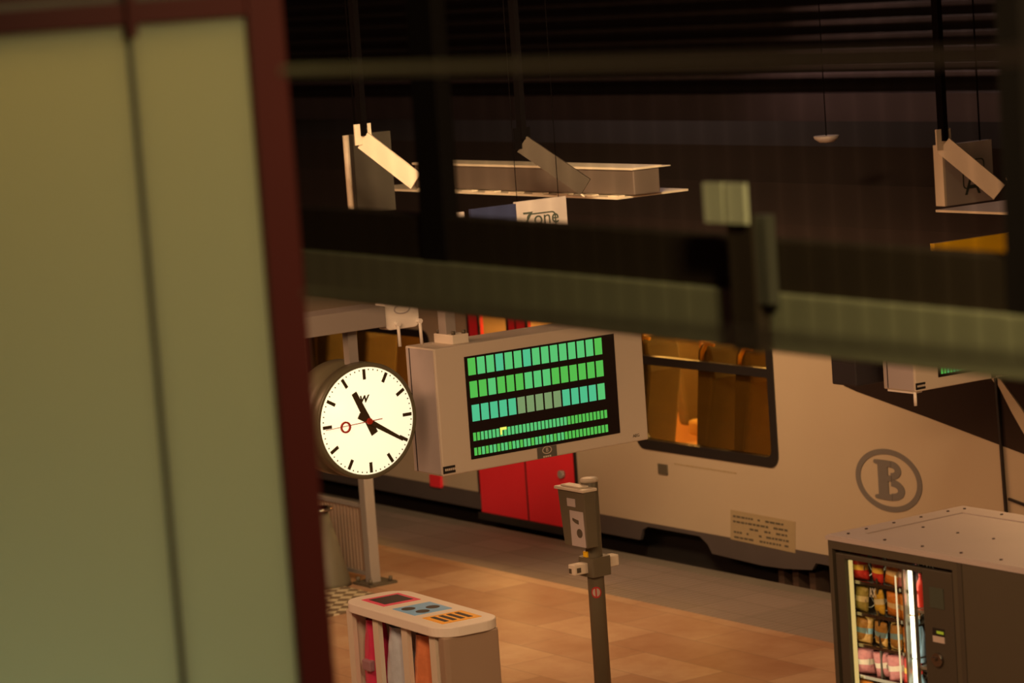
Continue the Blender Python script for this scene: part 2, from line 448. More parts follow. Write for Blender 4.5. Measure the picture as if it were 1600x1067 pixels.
l = MB(T0); l.box((door[0], YT-.05, .03), (door[2], YT+.2, .09)); l.build('door_step', M['under'], train)
k = MB(T0); k.box((X(676, 755), YT-.03, Z(684, 760)), (X(692, 755), YT, Z(684, 742))); k.build('red_marker', M['red'], train)

# skirt, wheel gap and running gear
l = MB(T0)
l.box((-42, YT+.0, .105), (door[0], YT+.03, ZB)); l.box((door[2], YT, .10), (X(1000, 840), YT+.03, ZB))
xa, xb = X(1000, 840), X(1108, 850)
l.prism([(xa, ZB), (xa, .10), (xa+.04, .19), (xa+.12, .225), (xb-.12, .225), (xb-.02, .17), (xb+.03, .10), (X(1190, 870), .08), (X(1225, 870), .09), (X(1268, 880), .12), (X(1275, 880), .18), (X(1310, 880), .18), (X(1310, 880), .1), (XN, .1), (XN, ZB)], 'y', YT, YT+.03)
l.build('skirt', M['skirt'], train)
l = MB(T0); l.box((-42, YT+.25, -.5), (XN, YF-.2, ZB)); l.build('underframe', M['under'], train)
def wheel(x):
    l = MB(T0); l.cyl((x, YT+.12, -.72), (x, YT+.25, -.72), .43, 32); l.build('wheel', M['under'], train)
for x in (-19.5, -17.3, -27.0, -15.59): wheel(x)
l = MB(T0)
for x0 in (1200, 1222, 1248):
    xx = X(x0, 885)
    l.box((xx, YT+.10, -.35), (xx+.07, YT+.24, .07))
l.box((X(1195, 890), YT+.1, -.3), (X(1270, 890), YT+.2, -.12))
l.build('brake_gear', M['rust'], train)

# black cab side glass and pillar
def PX(*pts): return [(X(x, y), Z(x, y)) for x, y in pts]
l = MB(T0)
edge = [(1296, 530), (1299, 556), (1304, 577), (1310, 592), (1320, 603), (1340, 612), (1450, 652), (1563, 695), (1640, 724)]
poly = PX(*edge) + [(-12.9, 1.42), (-13.9, 2.1), (-15.2, 2.6), (X(1292, 500), 2.6)]
l.prism(poly, 'y', YT-.006, YT+.01); l.build('cab_side_glass', M['cabglass'], train)
l = MB(T0); l.prism(PX((1555, 586), (1566, 592), (1600, 640), (1660, 740), (1660, 770), (1600, 672), (1582, 640)), 'y', YT-.02, YT-.005)
l.prism(PX((1548, 570), (1556, 570), (1562, 592), (1562, 604), (1553, 592)), 'y', YT-.02, YT-.005)
l.build('cab_pillar', M['body'], train)
l = MB(T0)
l.bar((X(1559, 585), YT-.022, Z(1559, 585)), (X(1578, 830), YT-.022, Z(1578, 830)), .016, .022)
l.bar((X(1578, 779), YT-.012, Z(1578, 779)), (X(1640, 802), YT-.012, Z(1640, 802)), .016, .018)
l.build('panel_seam', M['rubber'], train)

# circled B
cx, cz = (X(1338, 748)+X(1441, 752))/2, (Z(1391, 702)+Z(1389, 799))/2
A_, B_ = (X(1441, 752)-X(1338, 748))/2, (Z(1391, 702)-Z(1389, 799))/2
l = MB(T0)
y0, y1 = YT-.006, YT
l.ring(ell(cx, cz, A_, B_), ell(cx, cz, A_-.052, B_-.040), 'y', y0, y1)
def bowl(c, v, a, bb, ti):
    o_ = ell(c, v, a, bb, 20, -90, 90); i_ = ell(c, v, a-ti*1.35, bb-ti, 20, -90, 90)
    for k in range(20):
        l.prism([o_[k], o_[k+1], i_[k+1], i_[k]], 'y', y0, y1)
h = B_*.63
sx = cx - A_*.17
l.box((sx-.05, y0-.001, cz-h), (sx+.06, y1, cz+h))
for s_ in (-1, 1):
    l.prism([(sx-.085, cz+s_*h*.98), (sx-.04, cz+s_*h), (sx-.04, cz+s_*h*.74), (sx-.085, cz+s_*h*.80), (sx-.095, cz+s_*h*.88)], 'y', y0-.002, y1)
    l.box((sx+.0, y0-.003, cz+s_*h), (sx+.10, y1, cz+s_*(h-.045)))
l.box((sx, y0-.004, cz-.004), (sx+.10, y1, cz+.038))
bowl(sx+.09, cz+h*.53, .115, h*.47, .050)
bowl(sx+.09, cz-h*.46, .145, h*.54, .053)
l.build('circled_letter', M['logo'], train)

# small fittings and notices on the side
l = MB(T0); l.box((X(1030, 735), YT-.015, Z(1037, 741)), (X(1044, 735), YT, Z(1037, 725))); l.build('socket_cover', M['steel_d'], train, bevel=.004)
l = MB(T0); l.prism(PX((1142, 796), (1243, 815), (1243, 864), (1142, 842)), 'y', YT-.004, YT+.001); nt_ = l.build('tan_notice', M['tan'], train)
l = MB(T0)
for row in range(5):
    z_ = -.035 - row*.042; xx = .04
    while xx < .70:
        wd = random.uniform(.02, .06)
        if random.random() < .78 and not (row == 2 and xx < .2): l.box((X(1142, 820)+xx, YT-.006, Z(1142, 797)+z_), (X(1142, 820)+xx+wd, YT-.003, Z(1142, 797)+z_-.016))
        xx += wd + .012
l.build('notice_print', M['steel_d'], nt_)
l = MB(T0); xx = X(1053, 708)
while xx < X(1146, 720):
    wd = random.uniform(.02, .05); l.box((xx, YT-.003, .785), (xx+wd, YT+.001, .797)); xx += wd+.01
l.build('small_print_line', M['tan'], train)

# train ceiling lamps
for x in (-19.2, -21.6, -24.0):
    l = MB(T0); l.box((x-.75, YT+1.2, ZSIDE-.08), (x+.75, YT+1.5, ZSIDE-.03)); l.build('ceiling_lamp', emis('train_lamp_glow', (1.0, .58, .2), 9), train)
    area('train_ceiling_light', (x, YT+1.35, ZSIDE-.1), (x, YT+1.35, 0), 1.4, .3, 90, (1.0, .62, .24))

# ------------------------------------------------------------------ platform luminaires (seen from above)
tl = 20.5
A = att(965, 312, tl)            # near right corner of the reflector plate
YL, ZL = A.y, A.z
XL1 = A.x; XL0 = aty(575, 300, YL).x
YLb = atz(1075, 298, ZL).y
def luminaire(x0, x1, label, power, strapside=1):
    base = Vector(((x0+x1)/2, (YL+YLb)/2, ZL))
    t = empty('platform_luminaire', base, label, 'lamp', 'luminaires over the platform')
    t.empty_display_size = .2
    p = MB(base); p.box((x0, YL, ZL), (x1, YLb, ZL+.014)); p.build('reflector_plate', M['lampplate'], t)
    bx0, bx1 = x0+.52, x1+.12
    by0, by1 = YL+.10, YL+.32
    p = MB(base); p.box((bx0, by0, ZL+.02), (bx1-.06, by1, ZL+.19)); p.build('housing', M['lampbox'], t, bevel=.008)
    p = MB(base); p.box((bx0-.01, by0-.015, ZL+.19), (bx1-.05, by1+.015, ZL+.205)); p.box((bx0-.01, by1+.015, ZL+.19), (bx1-.05, by1+.09, ZL+.196)); p.build('lid', M['lampplate'], t)
    n = 9
    for k in range(n):
        p = MB(base)
        xx = bx0+.15 + (bx1-bx0-.4)*k/(n-1); p.box((xx, YL+.015, ZL+.012), (xx+.12, YL+.07, ZL+.024))
        p.build('clip', M['lampplate'], t)
    p = MB(base); p.box((x0+.15, YL+.13, ZL-.006), (x1-.15, YLb-.13, ZL)); p.build('diffuser', emis('luminaire_glow', (1.0, .66, .34), 5), t)
    area('luminaire_light', ((x0+x1)/2, (YL+YLb)/2, ZL-.07), ((x0+x1)/2, (YL+YLb)/2+.1, 0), x1-x0-.3, YLb-YL-.2, power, WARM)
    return t
M['lampplate'] = mat('luminaire_plate', (.80, .66, .48), .45, var=.1)
M['lampbox'] = mat('luminaire_housing', (.15, .11, .085), .5, var=.15)
LEN = XL1-XL0
lum1 = luminaire(XL0, XL1, 'long box luminaire with a bright lid hanging above the Zone sign', 56)
xr0 = aty(1462, 333, YL).x
lum2 = luminaire(xr0, xr0+LEN, 'long luminaire at the right, its plate under the square A sign', 50)

# hangers and folded straps
def strap(xt, yt, xl_, yl_, lit, lum):
    """flat strap of a luminaire: a short vertical tab, then a fold sloping down to the housing"""
    a = att(xt, yt, tl); base = lum.location.copy()
    e = att(xl_, yl_, tl-.1)
    p = MB(base); p.box((a.x-.03, a.y-.02, a.z), (a.x+.03, a.y+.02, 5.59)); p.build('drop_rod', M['rod'], lum)
    p = MB(base); p.bar((a.x, a.y, a.z+.08), (a.x, a.y, a.z-.06), .012, .13, up=(0, 1, 0)); p.build('tab', M['strap'] if lit else M['rod'], lum)  # an unlit tab gets a dark colour in place of shade
    p = MB(base); p.bar((a.x, a.y, a.z-.03), tuple(e), .02, .125, up=(0, 0, 1)); so = p.build('strap', M['strap'] if lit else M['strapshade'], lum)
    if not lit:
        p = MB(base); p.bar((a.x-.012, a.y, a.z-.095), (e.x-.012, e.y, e.z-.065), .03, .008, up=(0, 0, 1)); p.build('edge_highlight', M['strap'], so)  # pale strip standing for light caught on the dark strap's edge
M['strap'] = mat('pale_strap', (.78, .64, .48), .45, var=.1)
M['strapshade'] = mat('shaded_strap', (.05, .035, .02), .5, var=.1)  # same strap out of the light, the shade put into its colour
M['rod'] = mat('dark_rod', (.004, .003, .003), .9, spec=.02)
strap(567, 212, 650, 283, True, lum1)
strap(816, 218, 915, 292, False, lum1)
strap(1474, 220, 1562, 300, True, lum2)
area('hall_high_lamp', (-13.2, 9.0, 5.45), (-17.6, 11.8, 3.4), 1.2, .4, 70, (1.0, .70, .38), 60)

# hanging zone sign (below the luminaire)
b0 = att(845, 345, 20.2)
t = empty('zone_sign', b0, 'white and navy hanging sign reading Zone, under the bright-lidded luminaire', 'sign')
zx = b0.x
def SX(x, y): return atx(x, y, zx)
p = MB(b0); c0, c1 = SX(806, 316), SX(884, 306); p.box((zx-.03, c0.y, c0.z-.42), (zx, c1.y, c0.z)); zb = p.build('white_field', M['zone'], t)
p = MB(b0); c2 = SX(736, 326); p.box((zx-.03, c2.y, c0.z-.42), (zx-.001, c0.y, c0.z-.01)); p.build('navy_field', M['navy'], t)
p = MB(b0); p.box((zx-.02, SX(714, 326).y, c0.z-.12), (zx-.001, SX(725, 326).y, c0.z-.02)); p.box((zx-.02, SX(725, 326).y, c0.z-.1), (zx-.01, c2.y, c0.z-.09)); p.build('pale_tab', M['zone'], t)
q = SX(845, 341) - b0
text_mesh('zone_lettering', 'Zone', .135, M['ink'], zb, (.003, q.y, q.z), (0, 1, 0), (0, 0, 1))
p = MB(b0); rc = (SX(823, 338).y, c0.z-.34, SX(868, 333).y, SX(845, 334).z+.01)
p.ring(rrect(*rc, .03), rrect(rc[0]+.008, rc[1]+.008, rc[2]-.008, rc[3]-.008, .025), 'x', zx, zx+.003); p.build('outline', M['ink'], zb)
for yy in (c0.y+.02, c1.y-.05):
    p = MB(b0); p.cyl((zx-.015, yy, c0.z), (zx-.015, yy, 5.59), .0025, 6); p.build('suspension', M['rod'], t)

# square A sign at the right
b0 = att(1510, 275, 21.0)
t = empty('zone_letter_sign', b0, 'white square sign with a framed letter A behind the right strap', 'sign')
zx = b0.x
c0, c1 = SX(1480, 322), SX(1546, 225)
p = MB(b0); p.box((zx-.05, c0.y, c0.z), (zx, c1.y+.02, c1.z+.03)); zb = p.build('panel', M['zone'], t)
p = MB(b0); p.box((zx-.09, c0.y-.02, c0.z), (zx, c0.y, c1.z+.03)); p.build('side_panel', M['strap'], t)
p = MB(b0); p.cyl((zx-.04, c1.y-.05, c1.z), (zx-.04, c1.y-.05, 5.59), .006, 8); p.build('suspension', M['rod'], t)
q = SX(1519, 288) - b0
text_mesh('letter', 'A', .22, M['ink'], zb, (.003, q.y, q.z), (0, 1, 0), (0, 0, 1))
a_, b_ = SX(1505, 296), SX(1537, 246)
p = MB(b0); p.ring(rrect(a_.y, a_.z, b_.y, b_.z, .03), rrect(a_.y+.008, a_.z+.008, b_.y-.008, b_.z-.008, .025), 'x', zx, zx+.003); p.build('outline', M['ink'], zb)

# grey hanging panel at the left
b0 = att(580, 335, 21.6)
t = empty('hanging_panel', b0, 'tall grey panel with a pale edge strip, hanging left of the luminaire', 'panel')
zx = b0.x; c0, c1 = SX(560, 335), SX(604, 205)
p = MB(b0); p.box((zx-.08, c0.y, c0.z), (zx, c1.y+.03, c1.z)); p.build('board', M['greypanel'], t)
p = MB(b0); e0 = SX(549, 330); p.cyl((zx, e0.y, e0.z), (zx, e0.y, c1.z), .022, 12); p.build('edge_strip', M['strap'], t)
p = MB(b0); p.cyl((zx-.04, c0.y+.05, c1.z), (zx-.04, c0.y+.05, 5.59), .006, 8); p.build('suspension', M['rod'], t)

# yellow panel
b0 = att(1460, 392, 19.5)
zx = b0.x; c0 = SX(1460, 381); c1 = SX(1590, 364)
p = MB(b0); p.box((zx-.04, c0.y, c0.z-.16), (zx, c1.y+.1, c0.z+.0))
p.cyl((zx-.02, c1.y, c0.z), (zx-.02, c1.y, 5.59), .012, 8); o = p.build('yellow_sign', M['yellow']); o.location = b0
tag(o, 'yellow hanging panel showing under the right luminaire', 'sign')

# dome lamp
b0 = att(1291, 212, 21.5)
t = empty('dome_camera', b0, 'small pale dome hanging from the dark girders', 'camera')
p = MB(b0); p.lathe([(.001, -.05), (.05, -.045), (.085, -.02), (.09, 0)], b0, 'z', 20); p.build('dome', M['zone'], t)
p = MB(b0); p.cyl(b0, (b0.x, b0.y, 5.59), .004, 10); p.build('drop_rod', M['rod'], t)

# ------------------------------------------------------------------ clock and its beam
tc_ = 17.2
c = att(573.5, 657.5, tc_)
XC = c.x
def CX(x, y): return atx(x, y, XC)
R_ = (CX(565, 571)-CX(580, 744)).length/2 - .006
cb = Vector((XC, c.y, c.z))
clock = empty('station_clock', cb, 'round white backlit station clock reading about twenty past eleven, hung from a steel beam', 'clock')
def face_y(a, r): return (r*math.sin(a), r*math.cos(a))   # angle from 12 o'clock, clockwise seen from +X: y grows rightwards
p = MB(cb)
DEP = .30
p.lathe([(R_-.005, -.0), (R_+.012, .012), (R_+.02, 0), (R_+.02, -.07), (R_+.006, -.08), (R_+.006, -.15), (R_+.02, -.16), (R_+.02, -DEP), (R_-.02, -DEP-.015)], cb, 'x', 64)
p.build('casing', M['clockrim'], clock)
p = MB(cb); p.lathe([(.001, .003), (R_-.006, .003), (R_-.006, -.002)], cb, 'x', 64)
def dial_mat():
    mt = bpy.data.materials.new('clock_dial'); mt.use_nodes = True; nt = mt.node_tree; b_ = nt.nodes['Principled BSDF']
    b_.inputs['Base Color'].default_value = (.8, .75, .6, 1); b_.inputs['Roughness'].default_value = .4
    b_.inputs['Emission Color'].default_value = (1.0, .87, .56, 1); b_.inputs['Emission Strength'].default_value = 1.05
    return mt
dial = p.build('dial', dial_mat(), clock)
pm = MB(cb)
for k in range(60):
    a = 2*PI*k/60
    p = MB(cb) if k % 5 == 0 else pm
    if k % 5 == 0:
        r1, r2, wd = R_*.95, R_*.76, .019
    else:
        r1, r2, wd = R_*.95, R_*.925, .006
    y1_, z1_ = face_y(a, r1); y2_, z2_ = face_y(a, r2)
    p.bar((XC+.006, c.y+y1_, c.z+z1_), (XC+.006, c.y+y2_, c.z+z2_), .003, wd, up=Vector((1, 0, 0)).cross(Vector((0, y1_, z1_))))
    if k % 5 == 0: p.build('hour_mark', M['hand'], dial)
pm.build('minute_marks', M['hand'], dial)
def hand(name, px, py, tail, w0, w1, mt, dx):
    e = CX(px, py) - cb; L_ = math.hypot(e.y, e.z); d = Vector((0, e.y, e.z)).normalized(); n = Vector((0, -d.z, d.y))
    p = MB(); o = Vector((dx, 0, 0))
    a = [o - d*tail - n*w0/2, o - d*tail + n*w0/2, o + d*L_ + n*w1/2, o + d*L_ - n*w1/2]
    p.hexa([tuple(q) for q in a] + [tuple(q+Vector((.004, 0, 0))) for q in a])
    return p.build(name, mt, clock), d, n, L_
hand('hour_hand', 551, 614, .085, .046, .034, M['hand'], .012)
hand('minute_hand', 627, 686, .075, .036, .018, M['hand'], .018)
sh, d, n, L_ = hand('second_hand', 505, 672, .085, .005, .003, M['redhand'], .026)
p = MB(); e = CX(536, 667)-cb
p.ring(ell(e.y, e.z, .033, .033, 32), ell(e.y, e.z, .023, .023, 32), 'x', .024, .034); p.cyl((.02, 0, 0), (.034, 0, 0), .018, 20); p.build('ring', M['redhand'], sh)
e = CX(567, 624)-cb
text_mesh('maker_mark', 'W', .055, M['hand'], dial, (.006, e.y, e.z), (0, 1, 0), (0, 0, 1), shear=.25, bold=.0022)

# support beam (runs away from the platform edge), hanger tube, radio box
bl = atx(480, 515, XC-.1)
zt = CX(540, 492).z; zb_ = CX(540, 519).z
yR = CX(600, 500).y
bo = Vector((XC-.1, yR-3.2, 0))
t = empty('clock_gantry', bo, 'grey steel beam on a column, carrying the backlit clock', 'beam')
p = MB(bo); p.box((XC-.22, yR-3.3, zb_), (XC+.02, yR, zt+.02)); p.build('beam', M['steel'], t, bevel=.004)
p = MB(bo); p.box((XC-.2, yR-3.3, 0), (XC, yR-3.1, zb_)); p.build('column', M['steel'], t)
p = MB(cb); y0_ = atx(536, 545, XC-.12).y; y1_ = atx(556, 545, XC-.12).y
p.box((XC-.15, y0_+.02, c.z+R_), (XC-.09, y1_-.005, zb_)); p.build('hanger_tube', M['steel'], clock)

wb = CX(627, 500); wb = Vector((XC+.0, wb.y, wb.z))
t = empty('wifi_access_point', wb, 'white radio box with two hanging white antennas at the end of the clock beam', 'antenna')
p = MB(wb)
ya, yb = CX(602, 495).y, CX(655, 495).y; za, zb2 = CX(628, 522).z, CX(628, 480).z
p.prism(rrect(ya+.0, za+.03, yb, zb2+.06, .035), 'x', XC-.10, XC-.0); p.build('radio_box', M['white'], t, bevel=.006)
p = MB(wb); ym = (ya+yb)/2
p.ring(ell(ym, zb2-.01, .055, .028, 24), ell(ym, zb2-.01, .047, .021, 24), 'x', XC, XC+.004)
p.build('moulding', M['signside'], t)
for xx, y0p, y1p in ((621, 506, 541), (655, 501, 537)):
    a = CX(xx-2, y0p); e = CX(xx+1, y1p)
    p = MB(wb); p.cyl((XC+.02, a.y, a.z), (XC+.02, e.y, e.z), .0095, 12); p.cyl((XC-.02, a.y, a.z), (XC+.03, a.y, a.z), .014, 12); p.build('antenna', M['white'], t)

# ------------------------------------------------------------------ departure display
def display(t0, pts, label, cells=True):
    """box display whose front faces +X; pts = pixel corners of the front: (tl, bl, br)"""
    s = att(*pts[0], t0); XF = s.x
    def DX(x, y): return atx(x, y, XF)
    TL, BL, BR = DX(*pts[0]), DX(*pts[1]), DX(*pts[2])
    y0, y1 = (TL.y+BL.y)/2, BR.y; z1, z0 = TL.z, (BL.z+BR.z)/2
    return XF, y0, y1, z0, z1, DX
XF, y0, y1, z0, z1, DX = display(17.4, ((681, 545), (690, 746), (1013.5, 686)), '')
DB = aty(640, 640, y0).x
DW, DH = y1-y0, z1-z0
def build_display(org, rows, label, group, DD, ptop=5.59):
    """org = lower left front corner; local: x depth (front at 0), y width, z height"""
    t = empty('departure_display', org, label, 'display', group)
    p = MB(); p.box((-DD, 0, 0), (0, DW, DH)); p.build('housing', M['sign'], t, bevel=.008)
    p = MB(); p.box((-DD+.02, -.004, .01), (-.015, 0, DH-.01)); sp = p.build('side_tone', M['signside'], t)  # thin face added to carry the side's light tone as colour
    p = MB(); p.box((-DD+.045, -.006, .01), (-DD+.052, -.003, DH-.01)); p.build('seam', M['black'], sp)
    q = [DX(*c_)-Vector((XF, y0, z0)) for c_ in ((724, 558), (737, 718), (958, 521), (969, 676))]
    ly0, ly1 = (q[0].y+q[1].y)/2, (q[2].y+q[3].y)/2; lz1, lz0 = (q[0].z+q[2].z)/2, (q[1].z+q[3].z)/2
    LW, LH = ly1-ly0, lz1-lz0
    p = MB(); p.box((-.004, ly0, lz0), (.003, ly1, lz1)); scr = p.build('screen', M['lcd'], t)
    # rows: (top fraction, bottom fraction, count)
    for ri, (f0, f1, n, w0, w1) in enumerate(((.02, .185, 15, .020, .925), (.245, .405, 15, .022, .925), (.475, .635, 15, .025, .925), (.745, .825, 36, .022, .925), (.892, .967, 36, .022, .925))):
        if ri not in rows: continue
        p = MB(); pitch = (w1-w0)*LW/n; gap = pitch*(.2 if n == 15 else .3)
        for k in range(n):
            if n == 15:
                u = k/14
                if ri == 2: p.mi = (3 if 5 <= k <= 9 else 2 if k < 14 else 1)
                elif ri == 1: p.mi = 0 if k in (0, 1, 3, 4, 5, 9, 10, 11, 12, 13, 14) else 1
                else: p.mi = 1 if k not in (3, 6) else 2
                if ri == 0 and k in (0, 14): p.mi = 0
            else:
                p.mi = 0 if (k < 2 or k > 24 or ri == 4 and k % 3 == 0) else 1
            a = ly0 + w0*LW + k*pitch
            p.box((.003, a, lz1-f1*LH), (.0045, a+pitch-gap, lz1-f0*LH))
        p.build('character_row', [M['g0'], M['g1'], M['g2'], M['g3']], scr)
        if ri == 3:
            p = MB(); a = ly0 + w0*LW + 7*pitch
            p.box((.0045, a, lz1-(f0-.006)*LH), (.0055, a+1.7*pitch, lz1-(f0+.02)*LH)); p.box((.0045, a, lz1-(f0+.02)*LH), (.0055, a+.45*pitch, lz1-(f0+.065)*LH))
            p.build('lit_segments', M['gy'], scr)
    # maker plate lower left, rail logo plate, small mark lower right
    def loc(c_): return DX(*c_)-Vector((XF, y0, z0))
    a, e = loc((693, 743)), loc((711, 731))
    p = MB(); p.box((0, a.y, a.z+.008), (.003, e.y, a.z+.050)); pl = p.build('black_plate', M['black'], t)
    p = MB()
    for k in range(6): p.box((.003, a.y+.012+k*.0125, a.z+.023), (.004, a.y+.021+k*.0125, a.z+.036))
    p.build('maker_lettering', M['sign'], pl)
    a, e = loc((840, 716)), loc((869, 697))
    p = MB(); p.box((0, a.y, a.z-.004), (.003, e.y, e.z+.008)); pl = p.build('logo_plate', M['plate'], t)
    cy, cz_ = (a.y+e.y)/2, (a.z+e.z)/2+.014
    p = MB(); p.ring(ell(cy, cz_, .034, .023, 24), ell(cy, cz_, .029, .018, 24), 'x', .003, .0045)
    for k in range(4): p.box((.003, cy-.03+k*.015, cz_-.042), (.0045, cy-.019+k*.015, cz_-.032))
    p.build('logo_ring', M['sign'], pl)
    text_mesh('logo_letter', 'B', .034, M['sign'], pl, (.0042, cy, cz_), (0, 1, 0), (0, 0, 1), .0008)
    a = loc((994, 681.5)); text_mesh('small_mark', 'AEG', .026, M['steel_d'], t, (.001, a.y, a.z+.004), (0, 1, 0), (0, 0, 1), .001)
    # mounting plate and pole
    a, e = loc((697, 537)), loc((721, 537))
    p = MB(); py0, py1 = atx(690, 538, XF-DD/2).y-y0-.01, atx(722, 534, XF-DD/2).y-y0+.03
    p.box((-DD+.06, py0+.02, DH), (-.05, py1-.05, DH+.055)); mp = p.build('mounting_plate', M['cream'], t, bevel=.004)
    p = MB()
    for xx in (-DD+.08, -.07):
        for yy in (py0+.04, py1-.07): p.cyl((xx, yy, DH+.055), (xx, yy, DH+.075), .012, 8)
    p.build('bolt', M['steel_d'], mp)
    p = MB(); p.box((-DD+.1, py0+.03, DH+.05), (-DD+.18, py0+.10, ptop-org[2])); p.build('pole', M['steel'], t, bevel=.004)
    return t
M['g0'] = emis('lcd_green', (.08, .50, .075), .9)
M['g1'] = emis('lcd_mint', (.09, .55, .17), .9)
M['g2'] = emis('lcd_teal', (.07, .52, .26), .9)
M['g3'] = emis('lcd_dull', (.18, .30, .13), .9)
M['gy'] = emis('lcd_yellow', (.8, .85, .12), 1.0)
M['plate'] = mat('logo_plate_grey', (.10, .10, .085), .5)
build_display((XF, y0, z0), (0, 1, 2, 3, 4), 'grey box departure display with rows of green cells, next to the clock', 'departure displays', abs(XF-DB))
# farther display, partly hidden by the beam
q = att(1431, 613, 19.6)
t2 = build_display((q.x, q.y, q.z), (3, 4), 'grey departure display at the right, half hidden by the green-grey beam', 'departure displays', abs(XF-DB), q.z+DH+.07)
p = MB(); p.box((-.62, -.17, .03), (-.38, .25, .5)); p.build('rear_monitor', M['navybox'], t2, bevel=.01)
p = MB(); p.box((-.40, .1, .2), (-.2, .2, .3)); p.build('rear_bracket', M['rod'], t2)
GD = abs(XF-DB); g = MB(q); g.box((q.x-GD-.16, q.y-.0, q.z+DH-.2), (q.x-GD-.002, q.y+2.2, q.z+DH-.06)); tag(g.build('display_gantry', M['beam_d']), 'dark beam carrying the half hidden display, behind the green-grey beam', 'beam').location = q
p = MB(); p.box((-.27, .0, -.012), (-.03, .08, 0)); o = p.build('bracket_foot', M['white'], t2)
p = MB(); p.cyl((-.02, .01, -.09), (-.02, .01, 0), .011, 12); p.build('antenna_rod', M['white'], t2)

# ------------------------------------------------------------------ validator post
pb = atz(942, 1067, .432); pb = att(942, 1067, 19.0)
ptop = att(930, 742, 19.0).z
PB = Vector((pb.x, pb.y, 0))
t = empty('validator_post', PB, 'grey steel post with a ticket machine box and sockets, standing on the tiles', 'post')
p = MB(); p.lathe([(.052, 0), (.052, ptop), (.048, ptop+.006), (.001, ptop+.008)], (0, 0, 0), 'z', 32); p.build('pole', M['post'], t)
p = MB(); p.lathe([(.054, ptop-.012), (.056, ptop+.005), (.05, ptop+.012), (.001, ptop+.013)], (0, 0, 0), 'z', 32); p.build('cap', M['cream'], t)
p = MB(); p.cyl((0, 0, 0), (0, 0, .015), .11, 28); p.build('base_flange', M['post'], t)
# box faces -Y/+X side, left of the post
def PZ(x, y): return att(x, y, 19.0)-PB
zt_, zb_ = PZ(905, 757).z, PZ(912, 845).z
bx = Vector((-.03, -.055, 0))
p = MB()
p.prism([(-.13, zb_), (.11, zb_), (.11, zt_), (-.17, zt_)], 'y', -.125, -.04)
vb = p.build('ticket_box', M['post'], t, bevel=.006)
p = MB(); p.prism([(-.185, -.14), (.12, -.14), (.12, -.03), (-.185, -.03)], 'z', zt_, zt_+.018); p.prism([(-.14, -.12), (.06, -.12), (.06, -.05), (-.14, -.05)], 'z', zt_+.018, zt_+.03); p.build('box_lid', M['cream'], vb, bevel=.004)
p = MB(); p.prism([(-.045, zb_+.005), (.10, zb_+.005), (.09, zb_+.225), (-.05, zb_+.225)], 'y', -.129, -.125); pn = p.build('front_panel', M['signside'], vb)
p = MB(); p.box((-.07, -.129, zb_+.25), (.015, -.125, zb_+.30)); p.build('display_window', M['signside'], vb)
p = MB(); p.cyl((.045, -.129, zb_+.09), (.045, -.132, zb_+.09), .028, 18); p.build('pictogram', M['steel_d'], pn)
p = MB(); p.prism([(-.02, zb_+.18), (.04, zb_+.17), (.04, zb_+.145), (.01, zb_+.15), (-.02, zb_+.165)], 'y', -.132, -.129); p.build('arrow_mark', M['steel_d'], pn)
# cross clamp with sockets
zc = PZ(940, 875).z
p = MB(); p.prism(rrect(-.075, -.075, .075, .075, .02), 'z', zc-.07, zc+.05); cl = p.build('clamp', M['post'], t)
p = MB(); p.box((-.04, -.175, zc-.045), (.03, -.07, zc+.02)); s1 = p.build('socket', M['cream'], cl, bevel=.006)
p = MB(); p.box((-.03, -.178, zc-.035), (-.005, -.174, zc-.005)); p.box((.031, -.16, zc-.03), (.033, -.13, zc)); p.build('socket_slot', M['steel_d'], s1)
p = MB(); p.box((-.04, .07, zc-.035), (.03, .165, zc+.035)); p.build('socket', M['cream'], cl, bevel=.006)
p = MB(); p.box((-.03, -.062, zc+.05), (.01, -.05, zc+.085)); p.build('yellow_tab', M['yellow'], cl)
# round prohibition sticker
zs = PZ(947, 918).z
p = MB()
ang = math.radians(-38)
for k in range(16):
    a0, a1 = ang-.62+k*1.24/16, ang-.62+(k+1)*1.24/16
    hf = lambda a: math.sqrt(max(0, 1-((a-ang)/.62)**2))*.036
    P = lambda a, z: (.0535*math.cos(a), .0535*math.sin(a), z)
    p.face([P(a0, zs-hf(a0)), P(a1, zs-hf(a1)), P(a1, zs+hf(a1)), P(a0, zs+hf(a0))])
st = p.build('round_sticker', M['redstick'] if 'redstick' in M else M['s_pink'], t)
p = MB()
for k in range(16):
    a0, a1 = ang-.46+k*.92/16, ang-.46+(k+1)*.92/16
    hf = lambda a: math.sqrt(max(0, 1-((a-ang)/.46)**2))*.026
    P = lambda a, z: (.0545*math.cos(a), .0545*math.sin(a), z)
    if 6 <= k <= 8: continue
    p.face([P(a0, zs-hf(a0)), P(a1, zs-hf(a1)), P(a1, zs+hf(a1)), P(a0, zs+hf(a0))])
p.build('sticker_centre', M['zone'], st)

# ------------------------------------------------------------------ recycling bin
ZLID = 1.08
cs = [atz(*q_, ZLID) for q_ in ((541, 940), (692, 987), (777, 962), (598, 924))]
ctr = (atz(541, 940, ZLID)+atz(777, 962, ZLID))/2
pL = atz(545, 945, ZLID); pR = atz(690, 987, ZLID)
rz = math.radians(-3.2)
BW, BD = 1.25, .44
BO = Vector((ctr.x, ctr.y+.0, 0))
t = empty('recycling_bin', BO, 'cream three-way recycling bin with pink, blue and orange openings on its lid', 'bin', rz=rz)
p = MB(); p.prism(rrect(-BW/2, -BD/2, BW/2, BD/2, .15, 8), 'z', ZLID-.06, ZLID); lid = p.build('lid', M['white'], t, bevel=.006)
